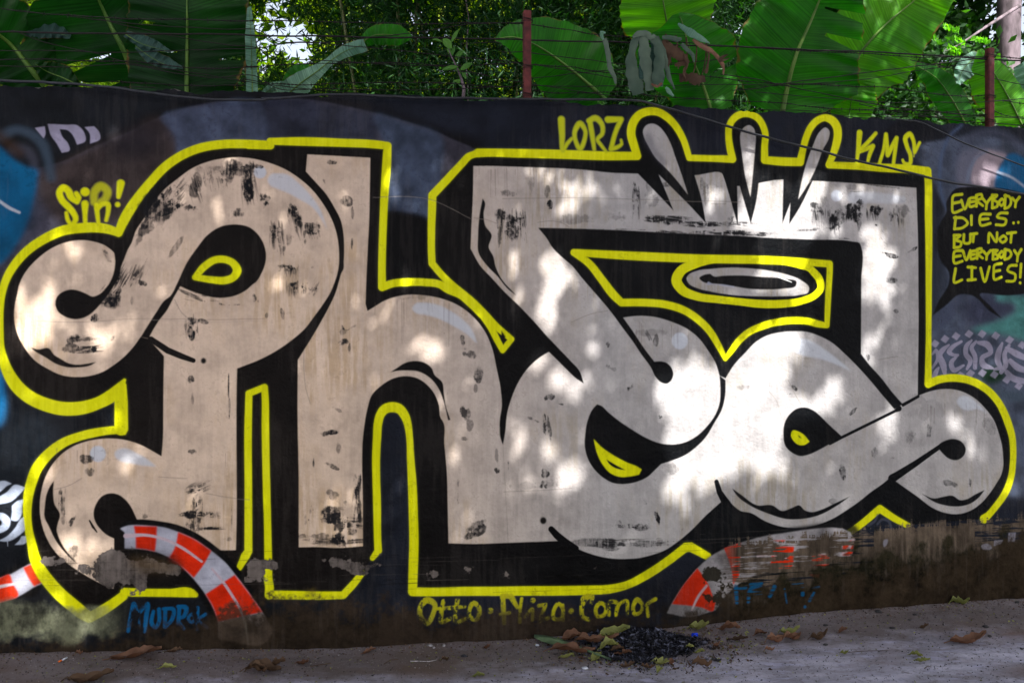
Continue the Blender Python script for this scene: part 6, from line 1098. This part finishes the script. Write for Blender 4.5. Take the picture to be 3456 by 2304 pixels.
scrap('seed_pod', "O", 1548, 1234, 60, m_olive, 'round yellowish seed pod sitting on the burnt heap', 'seed pod', .9)
scrap('stone', "N", 1700, 1242, 56, m_peb, 'bluish flat stone at the wall foot above the pale twig', 'stone', .5); scrap('stone', "N", 1735, 1258, 30, m_peb, 'small white pebble just right of the bluish flat stone', 'stone', .8)
scrap('stone', "N", 1826, 1242, 32, m_peb, 'round grey pebble at the wall foot, third of a row above the pale twig', 'stone', .9); scrap('charcoal_lump', "N", 2002, 1332, 54, m_char, 'dark charcoal lump right of the twigs', 'charcoal', .7)
CG = 'small dark lumps scattered on the right-hand road'
LUMP = ['at the wall foot just right of the burnt heap', 'above the thin dark curled leaf', 'largest, right against the wall foot', 'just right of the largest one by the wall', 'above the small brown leaf flake, beside the small bright brown leaf', 'in the middle between wall and brown flake', 'above the long brown leaf, near the wall', 'between the wall and the long brown leaf', 'round, just above the right end of the long brown leaf', 'at the wall foot close to the right edge', 'tiny, left of the thin dark leaf', 'tiny, right of the small bright brown leaf', 'at the right edge, level with the long brown leaf', 'just below the thin dark curled leaf', 'in the middle of the road, farther right']
for i_, (x, y, s_) in enumerate(((290,1022,46),(600,1060,44),(1065,945,64),(1155,972,30),(1190,1085,54),(1390,966,40),(2010,1072,56),(1898,1110,30),(2048,1155,40),(2292,856,44),(460,1130,16),(875,1108,28),(2330,1266,30),(600,1230,44),(1340,1012,30))):
    scrap('charcoal_lump', "Q", x, y, s_, m_blk, 'dark lump, '+LUMP[i_], 'charcoal', .6, CG)
def crumbs(name, n, mat, fx, size, label):
    s = rng.uniform(-3.2, 4.4, n); d = fx(n); P_ = wall_pt(s, 0*s, d); z = ground_z(P_[:, 0], P_[:, 1]); P_[:, 2] = z+.0015
    v, f = leaves(P_, rng.uniform(*size, n), .6, 0, .35); o = mesh(name, v, f, mat, loc=(0, 4, 0), colors=np.repeat(rng.normal(0, .3, n), 4)); tagp(o, label, 'litter', kind='stuff')
crumbs('leaf_crumbs', 2200, m_dry, lambda n: .004+rng.exponential(.05, n), (.004, .014), 'brown leaf crumbs gathered along the foot of the wall')
crumbs('leaf_flakes', 900, m_olive, lambda n: .01+rng.exponential(.35, n), (.005, .015), 'pale plant flakes strewn over the road near the wall')
crumbs('grit', 9000, m_blk, lambda n: rng.uniform(.01, 1.3, n), (.002, .011), 'dark grit strewn over the road')
crumbs('light_grit', 5200, m_peb, lambda n: .01+rng.exponential(.4, n), (.002, .008), 'light gravel grains strewn over the road')

def near_heap(name, n, mat, size, label, bias):
    an = rng.uniform(0, 2*math.pi, n); r = 1+np.abs(rng.normal(0, .45, n)); x = hc[0]+.01+np.cos(an)*r*.30+bias; y = hc[1]+.0+np.sin(an)*r*.19; k = y < WY+WM*x-.03; x, y = x[k], y[k]
    v, f = leaves(np.stack([x, y, ground_z(x, y)+.002], 1), rng.uniform(*size, len(x)), .5, 0, .35); o = mesh(name, v, f, mat, loc=(0, 4, 0), colors=np.repeat(rng.normal(0, .25, len(x)), 4)); tagp(o, label, 'litter', kind='stuff')
near_heap('leaf_crumbs', 420, m_dry, (.008, .03), 'brown leaf crumbs round the burnt heap', .05)
near_heap('leaf_flakes', 300, m_olive, (.006, .022), 'dull green leaf flakes round the burnt heap', .08)
near_heap('ash_specks', 700, m_ash, (.004, .014), 'black ash specks spread round the burnt heap', 0)
